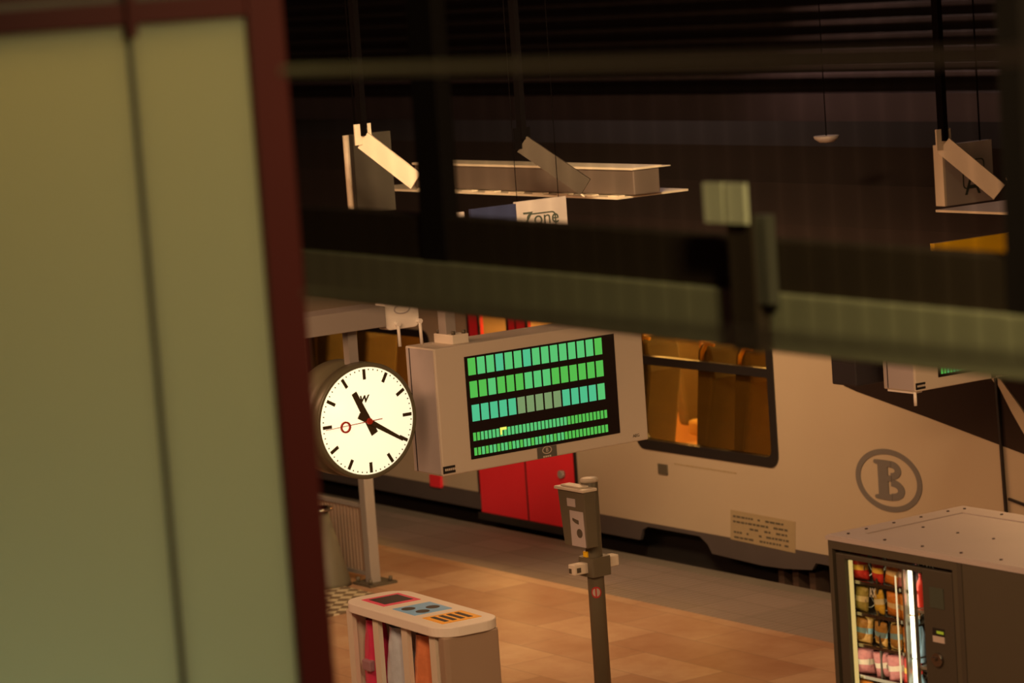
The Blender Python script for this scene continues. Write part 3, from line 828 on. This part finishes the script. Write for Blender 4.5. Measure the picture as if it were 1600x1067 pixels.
# frame: end panel right (+x), end panel left, four uprights
p = MB(); p.prism([(BW/2-.10, -BD/2+.03), (BW/2-.03, -BD/2+.03), (BW/2-.02, -BD/2+.06), (BW/2-.02, BD/2-.04), (BW/2-.10, BD/2-.03)], 'z', .02, ZLID-.059); p.build('end_panel', M['endpanel'], t, bevel=.01)
p = MB(); p.box((-BW/2+.03, -BD/2+.05, .02), (-BW/2+.06, BD/2-.03, ZLID-.059)); p.build('end_panel', M['cream'], t)
for xx in (-BW/2+.06, -.235, .12, BW/2-.17):
    p = MB(); p.box((xx-.035, -BD/2+.03, .02), (xx+.035, -BD/2+.06, ZLID-.059)); p.build('upright', M['cream'], t)
p = MB(); p.box((-BW/2+.05, BD/2-.05, .02), (BW/2-.05, BD/2-.03, ZLID-.059)); p.build('back_panel', M['cream'], t)
p = MB(); p.box((-BW/2+.03, -BD/2+.03, .0), (BW/2-.03, BD/2-.03, .04)); p.build('base', M['cream'], t)
# bags
def bag(x0, x1, mt, label, ztop=ZLID-.11, zbot=.3, yo=-.085):
    p = MB(); n = 20; cx_, hw = (x0+x1)/2, (x1-x0)/2
    rings = []
    for i in range(13):
        fz = i/12; z = ztop-(ztop-zbot)*fz
        s_ = .62 + .38*math.sin(min(1, fz*1.5)*PI/2) if i < 12 else .5
        rings.append([p.bm.verts.new((cx_+hw*s_*math.cos(2*PI*k/n)*(1+.14*random.uniform(-1, 1)*fz), yo+.085*s_*math.sin(2*PI*k/n)*(1+.14*random.uniform(-1, 1)), z)) for k in range(n)])
    for i in range(12):
        for k in range(n): p.bm.faces.new([rings[i][k], rings[i][(k+1) % n], rings[i+1][(k+1) % n], rings[i+1][k]])
    p.bm.faces.new(rings[-1])
    o = p.build('waste_bag', mt, t, smooth=True, sub=1); o['label'] = label
    return o
bag(-.545, -.30, M['pink'], 'pink waste bag')
bag(-.26, .02, M['blue'], 'pale blue waste bag')
bag(.07, .34, M['orange'], 'orange waste bag')
p = MB(); p.box((.02, -.15, .45), (.07, -.143, .93)); p.build('mauve_sheet', M['mauve'], t)
p = MB(); p.box((-.46, -.185, .66), (-.36, -.13, .73)); p.build('carton', M['mauve'], t, bevel=.01)
# openings
def patch(x0, x1, y0_, y1_, mt, name):
    p = MB(); p.prism([(x0, y0_), (x1, y0_), (x1, y1_), (x0, y1_)], 'z', ZLID-.001, ZLID+.003); return p.build(name, mt, lid)
o = patch(-.51, -.23, -.125, .135, M['s_pink'], 'opening_surround'); o['label'] = 'pink surround'
p = MB(); p.box((-.47, -.095, ZLID), (-.27, .105, ZLID+.0045)); p.build('slot', M['hole'], o)
o = patch(-.12, .15, -.125, .135, M['s_blue'], 'opening_surround'); o['label'] = 'blue surround'
p = MB()
for a, e in ((-.06, -.06), (.07, -.035), (.01, .07)): p.cyl((a+.02, e, ZLID), (a+.02, e, ZLID+.0045), .043, 24)
p.build('slot', M['hole'], o)
o = patch(.25, .49, -.13, .14, M['s_orange'], 'opening_surround'); o['label'] = 'orange surround'
p = MB()
for k in range(4):
    yy = -.095+k*.055; p.box((.285, yy, ZLID), (.455, yy+.03, ZLID+.0045))
p.build('slot', M['hole'], o)

# ------------------------------------------------------------------ vending machines
V = atz(1296, 840, 1.85); V = Vector((V.x, 10.0, 0)); V.x = aty(1296, 842, 10.0).x
VH = aty(1296, 842, 10.0).z
xc = aty(1490, 879, 10.0).x - V.x       # right end of the machine door
VD = .94
TW = xc*2 + .25
t = empty('vending_machine', V, 'charcoal snack vending machine with a lit glass front, beside the blank dark cabinet', 'vending machine')
def vx(x, y): return aty(x, y, 10.0).x - V.x
def vz(x, y): return aty(x, y, 10.0).z
gx0, gx1 = vx(1320, 880), vx(1441, 902)
gz1 = vz(1325, 874); gz0 = .45
# cabinet shell
p = MB()
p.box((0, .02, 0), (.025, VD, VH)); p.box((xc-.02, .02, 0), (xc, VD, VH)); p.box((0, VD-.03, 0), (xc, VD, VH)); p.box((0, .02, VH-.03), (xc, VD, VH)); p.box((0, .02, 0), (xc, VD, .1))
p.box((gx1+.05, .04, .1), (xc-.02, VD-.03, VH-.03))
p.build('cabinet', M['vend'], t)
p = MB()   # outer frame around the door
p.box((0, -.012, 0), (.03, .02, VH)); p.box((.03, -.012, VH-.045), (xc, .02, VH)); p.box((xc-.0, -.012, 0), (xc+.035, .02, VH)); p.build('door_surround', M['vend'], t)
p = MB()
p.box((.045, -.004, .05), (gx0, .03, VH-.065)); p.box((gx0, -.004, gz1), (gx1, .03, VH-.065)); p.box((gx0, -.004, .05), (gx1, .03, gz0)); p.box((gx1, -.004, .05), (xc-.015, .03, VH-.065))
dr = p.build('door', M['vend2'], t, bevel=.004)
M['vglass'] = glass('vending_glass', (.95, .95, .92), .06)
p = MB(); p.box((gx0, .01, gz0), (gx1, .014, gz1)); p.build('pane', M['vglass'], dr)
a, e = (vx(1453, 918), vz(1453, 948)), (vx(1475, 920), vz(1453, 916)); p = MB(); p.box((a[0], -.007, a[1]), (e[0], -.003, e[1])); p.build('screen', mat('teal_grey_screen', (.055,.065,.05), .3), dr)
a, e = (vx(1459, 990), vz(1459, 991)), (vx(1477, 992), vz(1459, 980)); p = MB(); p.box((a[0], -.007, a[1]), (e[0], -.003, e[1])); p.build('price_display', M['black'], dr)
p = MB(); p.box((a[0]+.03, -.008, a[1]+.01), (e[0]-.004, -.006, e[1]-.012)); p.build('price_digits', emis('olive_digits', (.32, .36, .02), .6), dr)
p = MB(); p.box((a[0], -.008, a[1]-.035), (e[0], -.003, a[1]-.004)); pl = p.build('price_label', M['zone'], dr)
a = (vx(1468, 1030), vz(1468, 1030)); p = MB(); p.cyl((a[0], -.02, a[1]), (a[0], -.003, a[1]), .035, 20, ); p.box((a[0]-.03, -.03, a[1]-.006), (a[0]+.0, -.012, a[1]+.012)); p.build('lock_knob', M['chrome'], dr)
# roof tray over both cabinets
p = MB(); p.box((-.01, -.02, VH), (TW, VD, VH+.02)); rf = p.build('roof_panel', M['vtop'], t)
rf['label'] = 'pale mauve-grey roof with rows of screws'
p = MB(); p.ring([(.0, -.01), (TW-.01, -.01), (TW-.01, VD-.01), (0, VD-.01)], [(.14, .12), (TW-.14, .12), (TW-.14, VD-.14), (.14, VD-.14)], 'z', VH+.02, VH+.026); p.build('roof_flange', M['vtop'], rf)
p = MB()
for k in range(9):
    for yy in (.06, VD-.07): p.cyl((.08+k*.28, yy, VH+.026), (.08+k*.28, yy, VH+.031), .008, 8)
for k in range(4): p.cyl((.06, .2+k*.19, VH+.026), (.06, .2+k*.19, VH+.031), .008, 8)
for k in range(8): p.cyl((.25+k*.26, .42, VH+.02), (.25+k*.26, .42, VH+.024), .008, 8)
p.build('screw', M['hole'], rf)
# shelves, dividers, coils
inner_x1 = vx(1405, 900)
SP = .165
zs0 = vz(1360, 916)
shelves = [zs0 - SP*k for k in range(0, 6)]
p = MB()
for z in shelves: p.box((gx0-.02, .05, z-.014), (inner_x1+.06, VD-.2, z-.006)); p.box((gx0-.02, .045, z-.014), (inner_x1+.06, .055, z+.003))
p.build('shelf', M['chrome'], t)
p = MB(); p.box((gx0-.01, VD-.22, .2), (gx1, VD-.2, gz1+.05)); p.box((.03, .05, .2), (.04, VD-.1, gz1+.05)); p.build('inner_wall', M['vend2'], t)
p = MB(); dv = vx(1355, 900); p.box((dv-.006, .06, .45), (dv+.006, .08, gz1)); p.build('divider', M['vend2'], t)
colx = [gx0+.02, gx0+.155, gx0+.27, gx0+.38]
for z in shelves[:5]:
    for cxx in colx[:4]:
        pts = [(cxx+.045*math.cos(a*PI/5), .07+a*.0075, z+.055+.045*math.sin(a*PI/5)) for a in range(0, 36)]
        p = MB(); p.tube(pts, .003, 5); p.build('coil', M['coil'], t)
# light tubes
GL = emis('vending_tube_glow', (1.0, .93, .62), 5.5)
ux = vx(1414, 905)
for k, (za, ze) in enumerate(((vz(1411, 893), vz(1411, 961)), (vz(1411, 964), vz(1411, 1028)), (vz(1411, 1031), .45))):
    p = MB(); p.box((ux-.015, .035, ze), (ux+.015, .045, za)); p.build('light_tube', GL, t)
p = MB(); p.box((ux+.02, .03, .4), (ux+.028, .05, gz1)); p.box((ux-.06, .03, .4), (ux-.045, .06, gz1)); p.build('tube_holder', M['coil'], t)
p = MB(); p.box((ux-.112, .03, .4), (ux-.104, .034, gz1-.05)); p.build('light_strip', emis('thin_strip_glow', (1.0, .8, .45), .8), t)
p = MB(); p.box((gx0+.004, .02, .45), (gx0+.026, .03, gz1-.01)); p.build('yellow_light_strip', emis('yellow_strip_glow', (.85, .62, .22), .75), t)
area('vending_light', (V.x+gx0+.25, V.y+.06, 1.3), (V.x+gx0+.25, V.y+.6, 1.2), .5, .9, 1.6, (1, .85, .55))

# snack packets: every packet a thing
def packet_mesh(name, w_, h_, d_):
    bm = bmesh.new(); nx, nz_ = 8, 10
    vs_ = {}
    for sd in (0, 1):
        for i in range(nx+1):
            for j in range(nz_+1):
                u, v = i/nx*2-1, j/nz_*2-1
                bul = (1-abs(u)**2.5)*(1-abs(v)**4)
                yy = d_/2*bul*(1 if sd else -1)
                if abs(u) == 1 or abs(v) == 1:
                    if sd: vs_[(1, i, j)] = vs_[(0, i, j)]; continue
                    yy = 0
                wob = .012*math.sin(9*v+i)
                vs_[(sd, i, j)] = bm.verts.new((u*w_/2*(1-.06*math.cos(v*PI/2)), yy, h_/2*(v+wob)))
    for sd in (0, 1):
        for i in range(nx):
            for j in range(nz_):
                q_ = [vs_[(sd, i, j)], vs_[(sd, i+1, j)], vs_[(sd, i+1, j+1)], vs_[(sd, i, j+1)]]
                f_ = bm.faces.new(q_ if not sd else q_[::-1]); f_.smooth = True
                f_.material_index = 1 if j in (4, 5) else 0
    me = bpy.data.meshes.new(name); bm.to_mesh(me); bm.free(); return me
palette = {
    'red': ((.75, .05, .04), (.9, .6, .1)), 'yellow': ((.85, .55, .06), (.8, .75, .5)), 'golden brown': ((.55, .30, .07), (.25, .45, .55)),
    'orange': ((.8, .28, .04), (.8, .6, .3)), 'pink': ((.6, .22, .24), (.7, .6, .5)), 'olive and gold': ((.45, .38, .10), (.8, .7, .4))}
pmat = {}
for kx, (ca, cb_) in palette.items():
    pmat[kx] = (mat('packet_'+kx.replace(' ', '_'), ca, .25, var=.5, scale=45, bump=.8), mat('packet_band_'+kx.replace(' ', '_'), cb_, .3, var=.3, scale=60))
rows_c = [['red', 'red', 'orange', 'pink'], ['olive and gold', 'yellow', 'orange', 'orange'], ['golden brown', 'golden brown', 'golden brown', 'orange'], ['pink', 'pink', 'pink', 'red'], ['orange', 'orange', 'yellow', 'orange']]
ordn = ['first', 'second', 'third', 'fourth']; rown = ['top', 'second', 'third', 'fourth', 'fifth']
tops = [min(gz1+.1, zs0+SP)] 
meshes = {}
for ri in range(5):
    zsf = shelves[ri]
    for ci in range(4):
        kx = rows_c[ri][ci]
        if kx not in meshes:
            me = packet_mesh('snack_packet', .115, .14, .05); me.materials.append(pmat[kx][0]); me.materials.append(pmat[kx][1]); meshes[kx] = me
        o = bpy.data.objects.new('snack_packet', meshes[kx]); COL.objects.link(o)
        o.location = (V.x+colx[ci], V.y+.085, zsf+.068); o.rotation_euler = (math.radians(random.uniform(-6, 6)), math.radians(random.uniform(-8, 8)), math.radians(random.uniform(-22, 30)))
        tag(o, f'{kx} snack packet on the {rown[ri]} vending shelf, {ordn[ci]} from the left', 'snack packet', 'snack packets in the vending machine')
        if ri == 1 and ci == 1:
            text_mesh('lettering', 'AX', .07, M['white'], o, (0, -.033, .045), (1, 0, 0), (0, 0, 1), .001)
# drinks to the right of the tube
def drink(z, h_, col, cap, word, dx=0.0, r=.033):
    cx_ = vx(1432, 930)-.12+dx
    o0 = Vector((V.x+cx_, V.y+.085, z))
    o = empty('drink_bottle', o0, f'{word} right of the white vending tube', 'bottle', 'drinks in the vending machine')
    p = MB(); p.lathe([(r*.9, 0), (r, .01), (r, h_*.62), (r*.75, h_*.75), (r*.36, h_*.88), (r*.36, h_*.95)], (0, 0, 0), 'z', 20); p.build('bottle_body', col, o)
    p = MB(); p.lathe([(r*.42, h_*.94), (r*.42, h_), (.001, h_)], (0, 0, 0), 'z', 16); p.build('cap', cap, o)
BL_ = mat('pale_blue_bottle', (.32, .50, .72), .3, var=.3, scale=25); WB_ = mat('white_blue_bottle', (.6, .66, .72), .3, var=.3, scale=25)
RD_ = mat('red_bottle', (.75, .06, .05), .3)
zsh = [vz(1432, 955), vz(1432, 1042), vz(1432, 1042)-.25]
p = MB()
for z in zsh: p.box((ux+.035, .04, z-.02), (gx1+.05, .3, z-.004))
p.build('drinks_shelf', M['coil'], t)
drink(zsh[0], .21, WB_, M['s_blue'], 'whitish blue bottle at the top', .0); drink(zsh[0], .17, RD_, RD_, 'red bottle at the top', .063, .026)
drink(zsh[1], .235, BL_, M['white'], 'tall pale blue bottle at mid height', .02, .036)
drink(zsh[2], .2, BL_, RD_, 'short blue bottle with a red cap low down', .02, .036)

# blank cabinet to the right of the machine
V2 = Vector((V.x+xc+.04, 10.0, 0))
t = empty('blank_cabinet', V2, 'blank dark cabinet adjoining the snack vending machine on its right', 'cabinet')
p = MB(); p.box((0, -.012, 0), (TW-xc-.06, VD, VH-.002)); p.build('body', M['vend'], t)
p = MB(); p.box((.0, -.016, 0), (.03, -.012, VH-.004)); p.build('edge_strip', M['vend2'], t)

# ------------------------------------------------------------------ left: column, slatted barrier, tapered bin, grating
cbp = atz(585, 912, 0)
t = empty('steel_column', (cbp.x, cbp.y, 0), 'slim grey steel column behind the clock, bolted to the tiles', 'column')
p = MB(); p.box((-.05, -.05, 0), (.04, .04, 1.62)); p.build('shaft', M['steel'], t, bevel=.004)
p = MB(); p.box((-.14, -.12, 0), (.13, .14, .02)); bp_ = p.build('base_plate', M['steel_d'], t)
p = MB()
for a, e in ((-.1, -.09), (.09, -.09), (-.1, .1), (.09, .1)): p.cyl((a, e, .02), (a, e, .06), .016, 8)
p.build('bolt', M['steel_d'], bp_)
p = MB(); p.prism([(-.13, 0), (-.05, 0), (-.05, .2)], 'y', -.01, .01); p.build('gusset', M['steel_d'], t)
# barrier runs from the column leftwards along X at the same Y
bY = cbp.y
q0 = aty(576, 780, bY); 
bx0 = aty(470, 770, bY).x
BB = Vector(((cbp.x+bx0)/2, bY, 0))
t = empty('slatted_barrier', BB, 'low barrier of thin pale vertical bars left of the slim column', 'barrier')
topz = aty(540, 782, bY).z
L0, L1 = bx0-BB.x-1.2, cbp.x-.06-BB.x
p = MB(); p.box((L0, -.02, topz-.03), (L1, .02, topz)); p.build('top_rail', M['steel'], t)
p = MB(); p.box((L0, -.02, .06), (L1, .02, .09)); p.build('bottom_rail', M['steel'], t)
nb = 44
for k in range(nb):
    xx = L0 + (L1-L0)*(k+.5)/nb
    p = MB(); p.box((xx-.012, -.008, .08), (xx+.012, .008, topz-.02)); p.build('bar', M['barbeige'] if 'barbeige' in M else M['cream'], t)
p = MB(); p.box((L0, -.03, 0), (L0+.05, .03, topz)); p.build('end_post', M['steel'], t)
# tapered bin
cc = atz(508, 915, 0)
t = empty('tapered_bin', (cc.x, cc.y, 0), 'grey-green tapered litter bin with a bright rim, half behind the red-framed lift', 'bin')
hz = att(510, 790, (cc-CAM).dot(FW)).z
p = MB(); p.lathe([(.22, 0), (.21, .04), (.07, hz-.02), (.065, hz-.02)], (0, 0, 0), 'z', 40); p.build('shell', M['bingreen'] if 'bingreen' in M else M['steel_d'], t)
p = MB(); p.lathe([(.085, hz-.03), (.11, hz-.02), (.115, hz), (.085, hz+.005), (.06, hz-.01)], (0, 0, 0), 'z', 40); p.build('rim', M['chrome'], t)
# perforated mat on the floor
m0, m1 = atz(500, 950, 0), atz(545, 916, 0)
def hatch():
    mt = bpy.data.materials.new('checker_grating'); mt.use_nodes = True; nt = mt.node_tree; b_ = nt.nodes['Principled BSDF']
    tc = nt.nodes.new('ShaderNodeTexCoord'); ch = nt.nodes.new('ShaderNodeTexChecker'); mp = nt.nodes.new('ShaderNodeMapping')
    mp.inputs['Rotation'].default_value = (0, 0, .78); ch.inputs['Scale'].default_value = 11
    ch.inputs[1].default_value = (.55, .50, .36, 1); ch.inputs[2].default_value = (.16, .12, .08, 1)
    nt.links.new(tc.outputs['Object'], mp.inputs[0]); nt.links.new(mp.outputs[0], ch.inputs[0]); nt.links.new(ch.outputs[0], b_.inputs['Base Color'])
    return mt
p = MB(); mo = Vector((m0.x, m0.y, 0)); p.box((-1.6, -.5, 0), (.35, .55, .012)); o = p.build('floor_grating', hatch()); o.location = mo
tag(o, 'chequered metal floor grating in front of the tapered bin', 'grating')

# ------------------------------------------------------------------ near steelwork: beam and railing
tb = 9.0
PBm = att(1000, 480, tb); YB = PBm.y
def BZ(y, x=1000): return aty(x, y, YB).z
def BXx(x, y=480): return aty(x, y, YB).x
bx0, bx1 = -20.0, -2.0
org = Vector((BXx(1000), YB, BZ(525)))
t = empty('steel_beam', org, 'blurred green-grey steel beam crossing in front of the train', 'beam')
p = MB(org); p.box((bx0, YB, BZ(526)), (bx1, YB+.16, BZ(440))); p.build('lower_flange', M['beam_g'], t, bevel=.006)
p = MB(org); p.box((bx0, YB+.03, BZ(440)), (bx1, YB+.13, BZ(366))); u_ = p.build('upper_plate', M['beam_d'], t); u_['label'] = 'dark brown upper plate'; t.rotation_euler.y = .0105
for xa_, xb_, yy in ((640, 688, 250), (1553, 1606, 250)):
    x0_, x1_ = BXx(xa_, yy), BXx(xb_, yy)
    p = MB(org); p.box((x0_, YB+.02, BZ(440)), (x1_-.04, YB+.08, 5.9)); p.build('post', M['postdark'], t)
# nearer railing of thin rods
tr_ = 4.8
YR = att(1000, 480, tr_).y
def RZ(y, x=1000): return aty(x, y, YR).z
def RX(x, y=480): return aty(x, y, YR).x
org2 = Vector((RX(1000), YR, RZ(500)))
t = empty('steel_railing', org2, 'very blurred railing of thin rods under a greenish rail, nearer than the beam', 'railing')
p = MB(org2); p.box((RX(452, 110), YR-.02, RZ(107)), (-1.5, YR+.02, RZ(91))); p.build('top_rail', M['railgreen'], t, bevel=.004)
p = MB(org2); p.box((RX(480, 490), YR-.008, RZ(518)), (-1.5, YR+.008, RZ(503))); p.build('bottom_rail', M['beam_g'], t, bevel=.004)
x_ = RX(470, 300); xe = RX(1640, 300); step = (xe-x_)/33
for k in range(34):
    xs = x_ + step*k
    p = MB(org2); p.box((xs-.0016, YR-.002, RZ(505)), (xs+.0016, YR+.002, 5.4)); p.build('rod', M['baluster'], t)

# bracket with pale plate
org3 = Vector((BXx(1180, 430), YB-.06, BZ(560, 1180)))
t = empty('beam_bracket', org3, 'upright bracket clamped on the beam with a pale square plate on top', 'bracket')
x0_, x1_ = BXx(1146, 430), BXx(1207, 430)
def lean(xp, yp): return aty(xp, yp, YB-.03)
a, e = lean(1172, 335), lean(1188, 548)
p = MB(org3); p.box((e.x-.075, YB-.06, e.z), (e.x+.03, YB-.01, a.z)); p.build('upright', M['brkt'] if 'brkt' in M else M['beam_d'], t)
p = MB(org3); p.box((e.x+.03, YB-.05, BZ(470, 1190)), (e.x+.075, YB-.01, a.z)); p.build('side_leg', M['steel_d'], t)
a, e2 = lean(1121, 345), lean(1182, 285)
p = MB(org3); mid = (a.x+e2.x)/2; p.box((a.x, YB-.075, a.z), (mid-.006, YB-.06, e2.z)); p.box((mid+.006, YB-.075, a.z), (e2.x, YB-.06, e2.z)); p.build('plate', M['paper'], t)
p = MB(org3); p.box((mid-.02, YB-.06, a.z), (mid+.02, YB-.03, e2.z)); p.build('plate_stem', M['beam_d'], t)

# ------------------------------------------------------------------ glass lift with red frame
tg = 7.4
G = att(415, 430, tg); XG = G.x
def GX(x, y): return atx(x, y, XG)
yl = GX(385, 30).y; yl2 = GX(462, 1067).y; ye = GX(440, 10).y; ye2 = GX(515, 1067).y
yg = (yl+yl2)/2; yr = (ye+ye2)/2
ztop0 = GX(190, 40).z; ymul = (GX(203, 60).y+GX(283, 1060).y)/2
W_ = 2.0
gb = Vector((XG, yg-W_/2, 0))
t = empty('glass_lift', gb, 'tall frosted glass lift shaft with a dark red steel frame', 'lift')
FR = .06
zfull = 6.2
def fm(): return MB(gb)
M['frost'] = None
def frost():
    mt = bpy.data.materials.new('frosted_green_glass'); mt.use_nodes = True; nt = mt.node_tree; nt.nodes.remove(nt.nodes['Principled BSDF'])
    out = nt.nodes['Material Output']
    a = nt.nodes.new('ShaderNodeBsdfTranslucent'); a.inputs[0].default_value = (.80, .70, .50, 1)
    b_ = nt.nodes.new('ShaderNodeBsdfDiffuse'); b_.inputs[0].default_value = (.50, .47, .34, 1)
    g_ = nt.nodes.new('ShaderNodeBsdfGlossy'); g_.inputs['Roughness'].default_value = .25; g_.inputs[0].default_value = (.7, .7, .7, 1)
    m1 = nt.nodes.new('ShaderNodeMixShader'); m1.inputs[0].default_value = .4
    m2 = nt.nodes.new('ShaderNodeMixShader'); m2.inputs[0].default_value = .03
    L = nt.links.new; L(a.outputs[0], m1.inputs[1]); L(b_.outputs[0], m1.inputs[2]); L(m1.outputs[0], m2.inputs[1]); L(g_.outputs[0], m2.inputs[2]); L(m2.outputs[0], out.inputs[0])
    return mt
FRO = frost()
p = fm(); p.box((XG-.05, yg, 0), (XG+.02, yr, zfull)); p.build('corner_post', M['redframe'], t, bevel=.004)
p = fm(); p.box((XG-.05, yg-W_-FR, 0), (XG+.02, yg-W_, zfull)); p.build('corner_post', M['redframe'], t, bevel=.004)
for yy in (yg, yg-W_-FR):
    p = fm(); p.box((XG-1.8, yy, 0), (XG-1.73, yy+FR, zfull)); p.build('corner_post', M['redframe'], t)
zr0, zr1 = ztop0, GX(190, 5).z
p = fm(); p.box((XG-.04, yg-W_, zr0), (XG+.015, yg, zr0+.055)); p.build('cross_rail', M['redframe'], t, bevel=.003)
p = fm(); p.box((XG-.04, yg-W_, zr0+.07), (XG+.03, yg, zr0+.3)); p.build('head_panel', M['headpanel'] if 'headpanel' in M else M['redframe'], t)
yy = yg
p = fm(); p.box((XG-.012, ymul+.006, 0), (XG-.0, yg, zr0)); p.build('pane', FRO, t)
p = fm(); p.box((XG-.012, ymul-1.0, 0), (XG-.0, ymul-.006, zr0)); p.build('pane', FRO, t)
p = fm(); p.box((XG-.012, yg-W_, 0), (XG-.0, ymul-1.012, zr0)); p.build('pane', FRO, t)
p = fm(); p.box((XG-.02, ymul-.007, 0), (XG+.002, ymul+.007, zr0)); p.build('joint', M['joint'] if 'joint' in M else M['steel_d'], t)
p = fm(); p.box((XG-.02, ymul-.012, zr0-.03), (XG+.03, ymul+.012, zr0+.07)); p.build('glass_clamp', M['redframe'], t, bevel=.003)
for yy in (yg+.02, yg-W_-.03):
    p = fm(); p.box((XG-1.75, yy, 0), (XG-.05, yy+.012, zfull)); p.build('side_pane', M['sidegl'] if 'sidegl' in M else M['dark'], t)
p = fm(); p.box((XG-1.8, yg-W_, 0), (XG-1.77, yg, zfull)); p.build('back_wall', M['liftback'] if 'liftback' in M else M['cream'], t)
area('lift_ceiling_lamp', (XG-.9, yg-W_/2, 6.0), (XG-.9, yg-W_/2, 0), 1.2, 1.2, 27, (1.0, .80, .27))
area('lift_cab_lamp', (XG-.9, yg-W_/2, 2.0), (XG-.9, yg-W_/2, 6), 1.2, 1.2, 34, (.52, .88, .84))
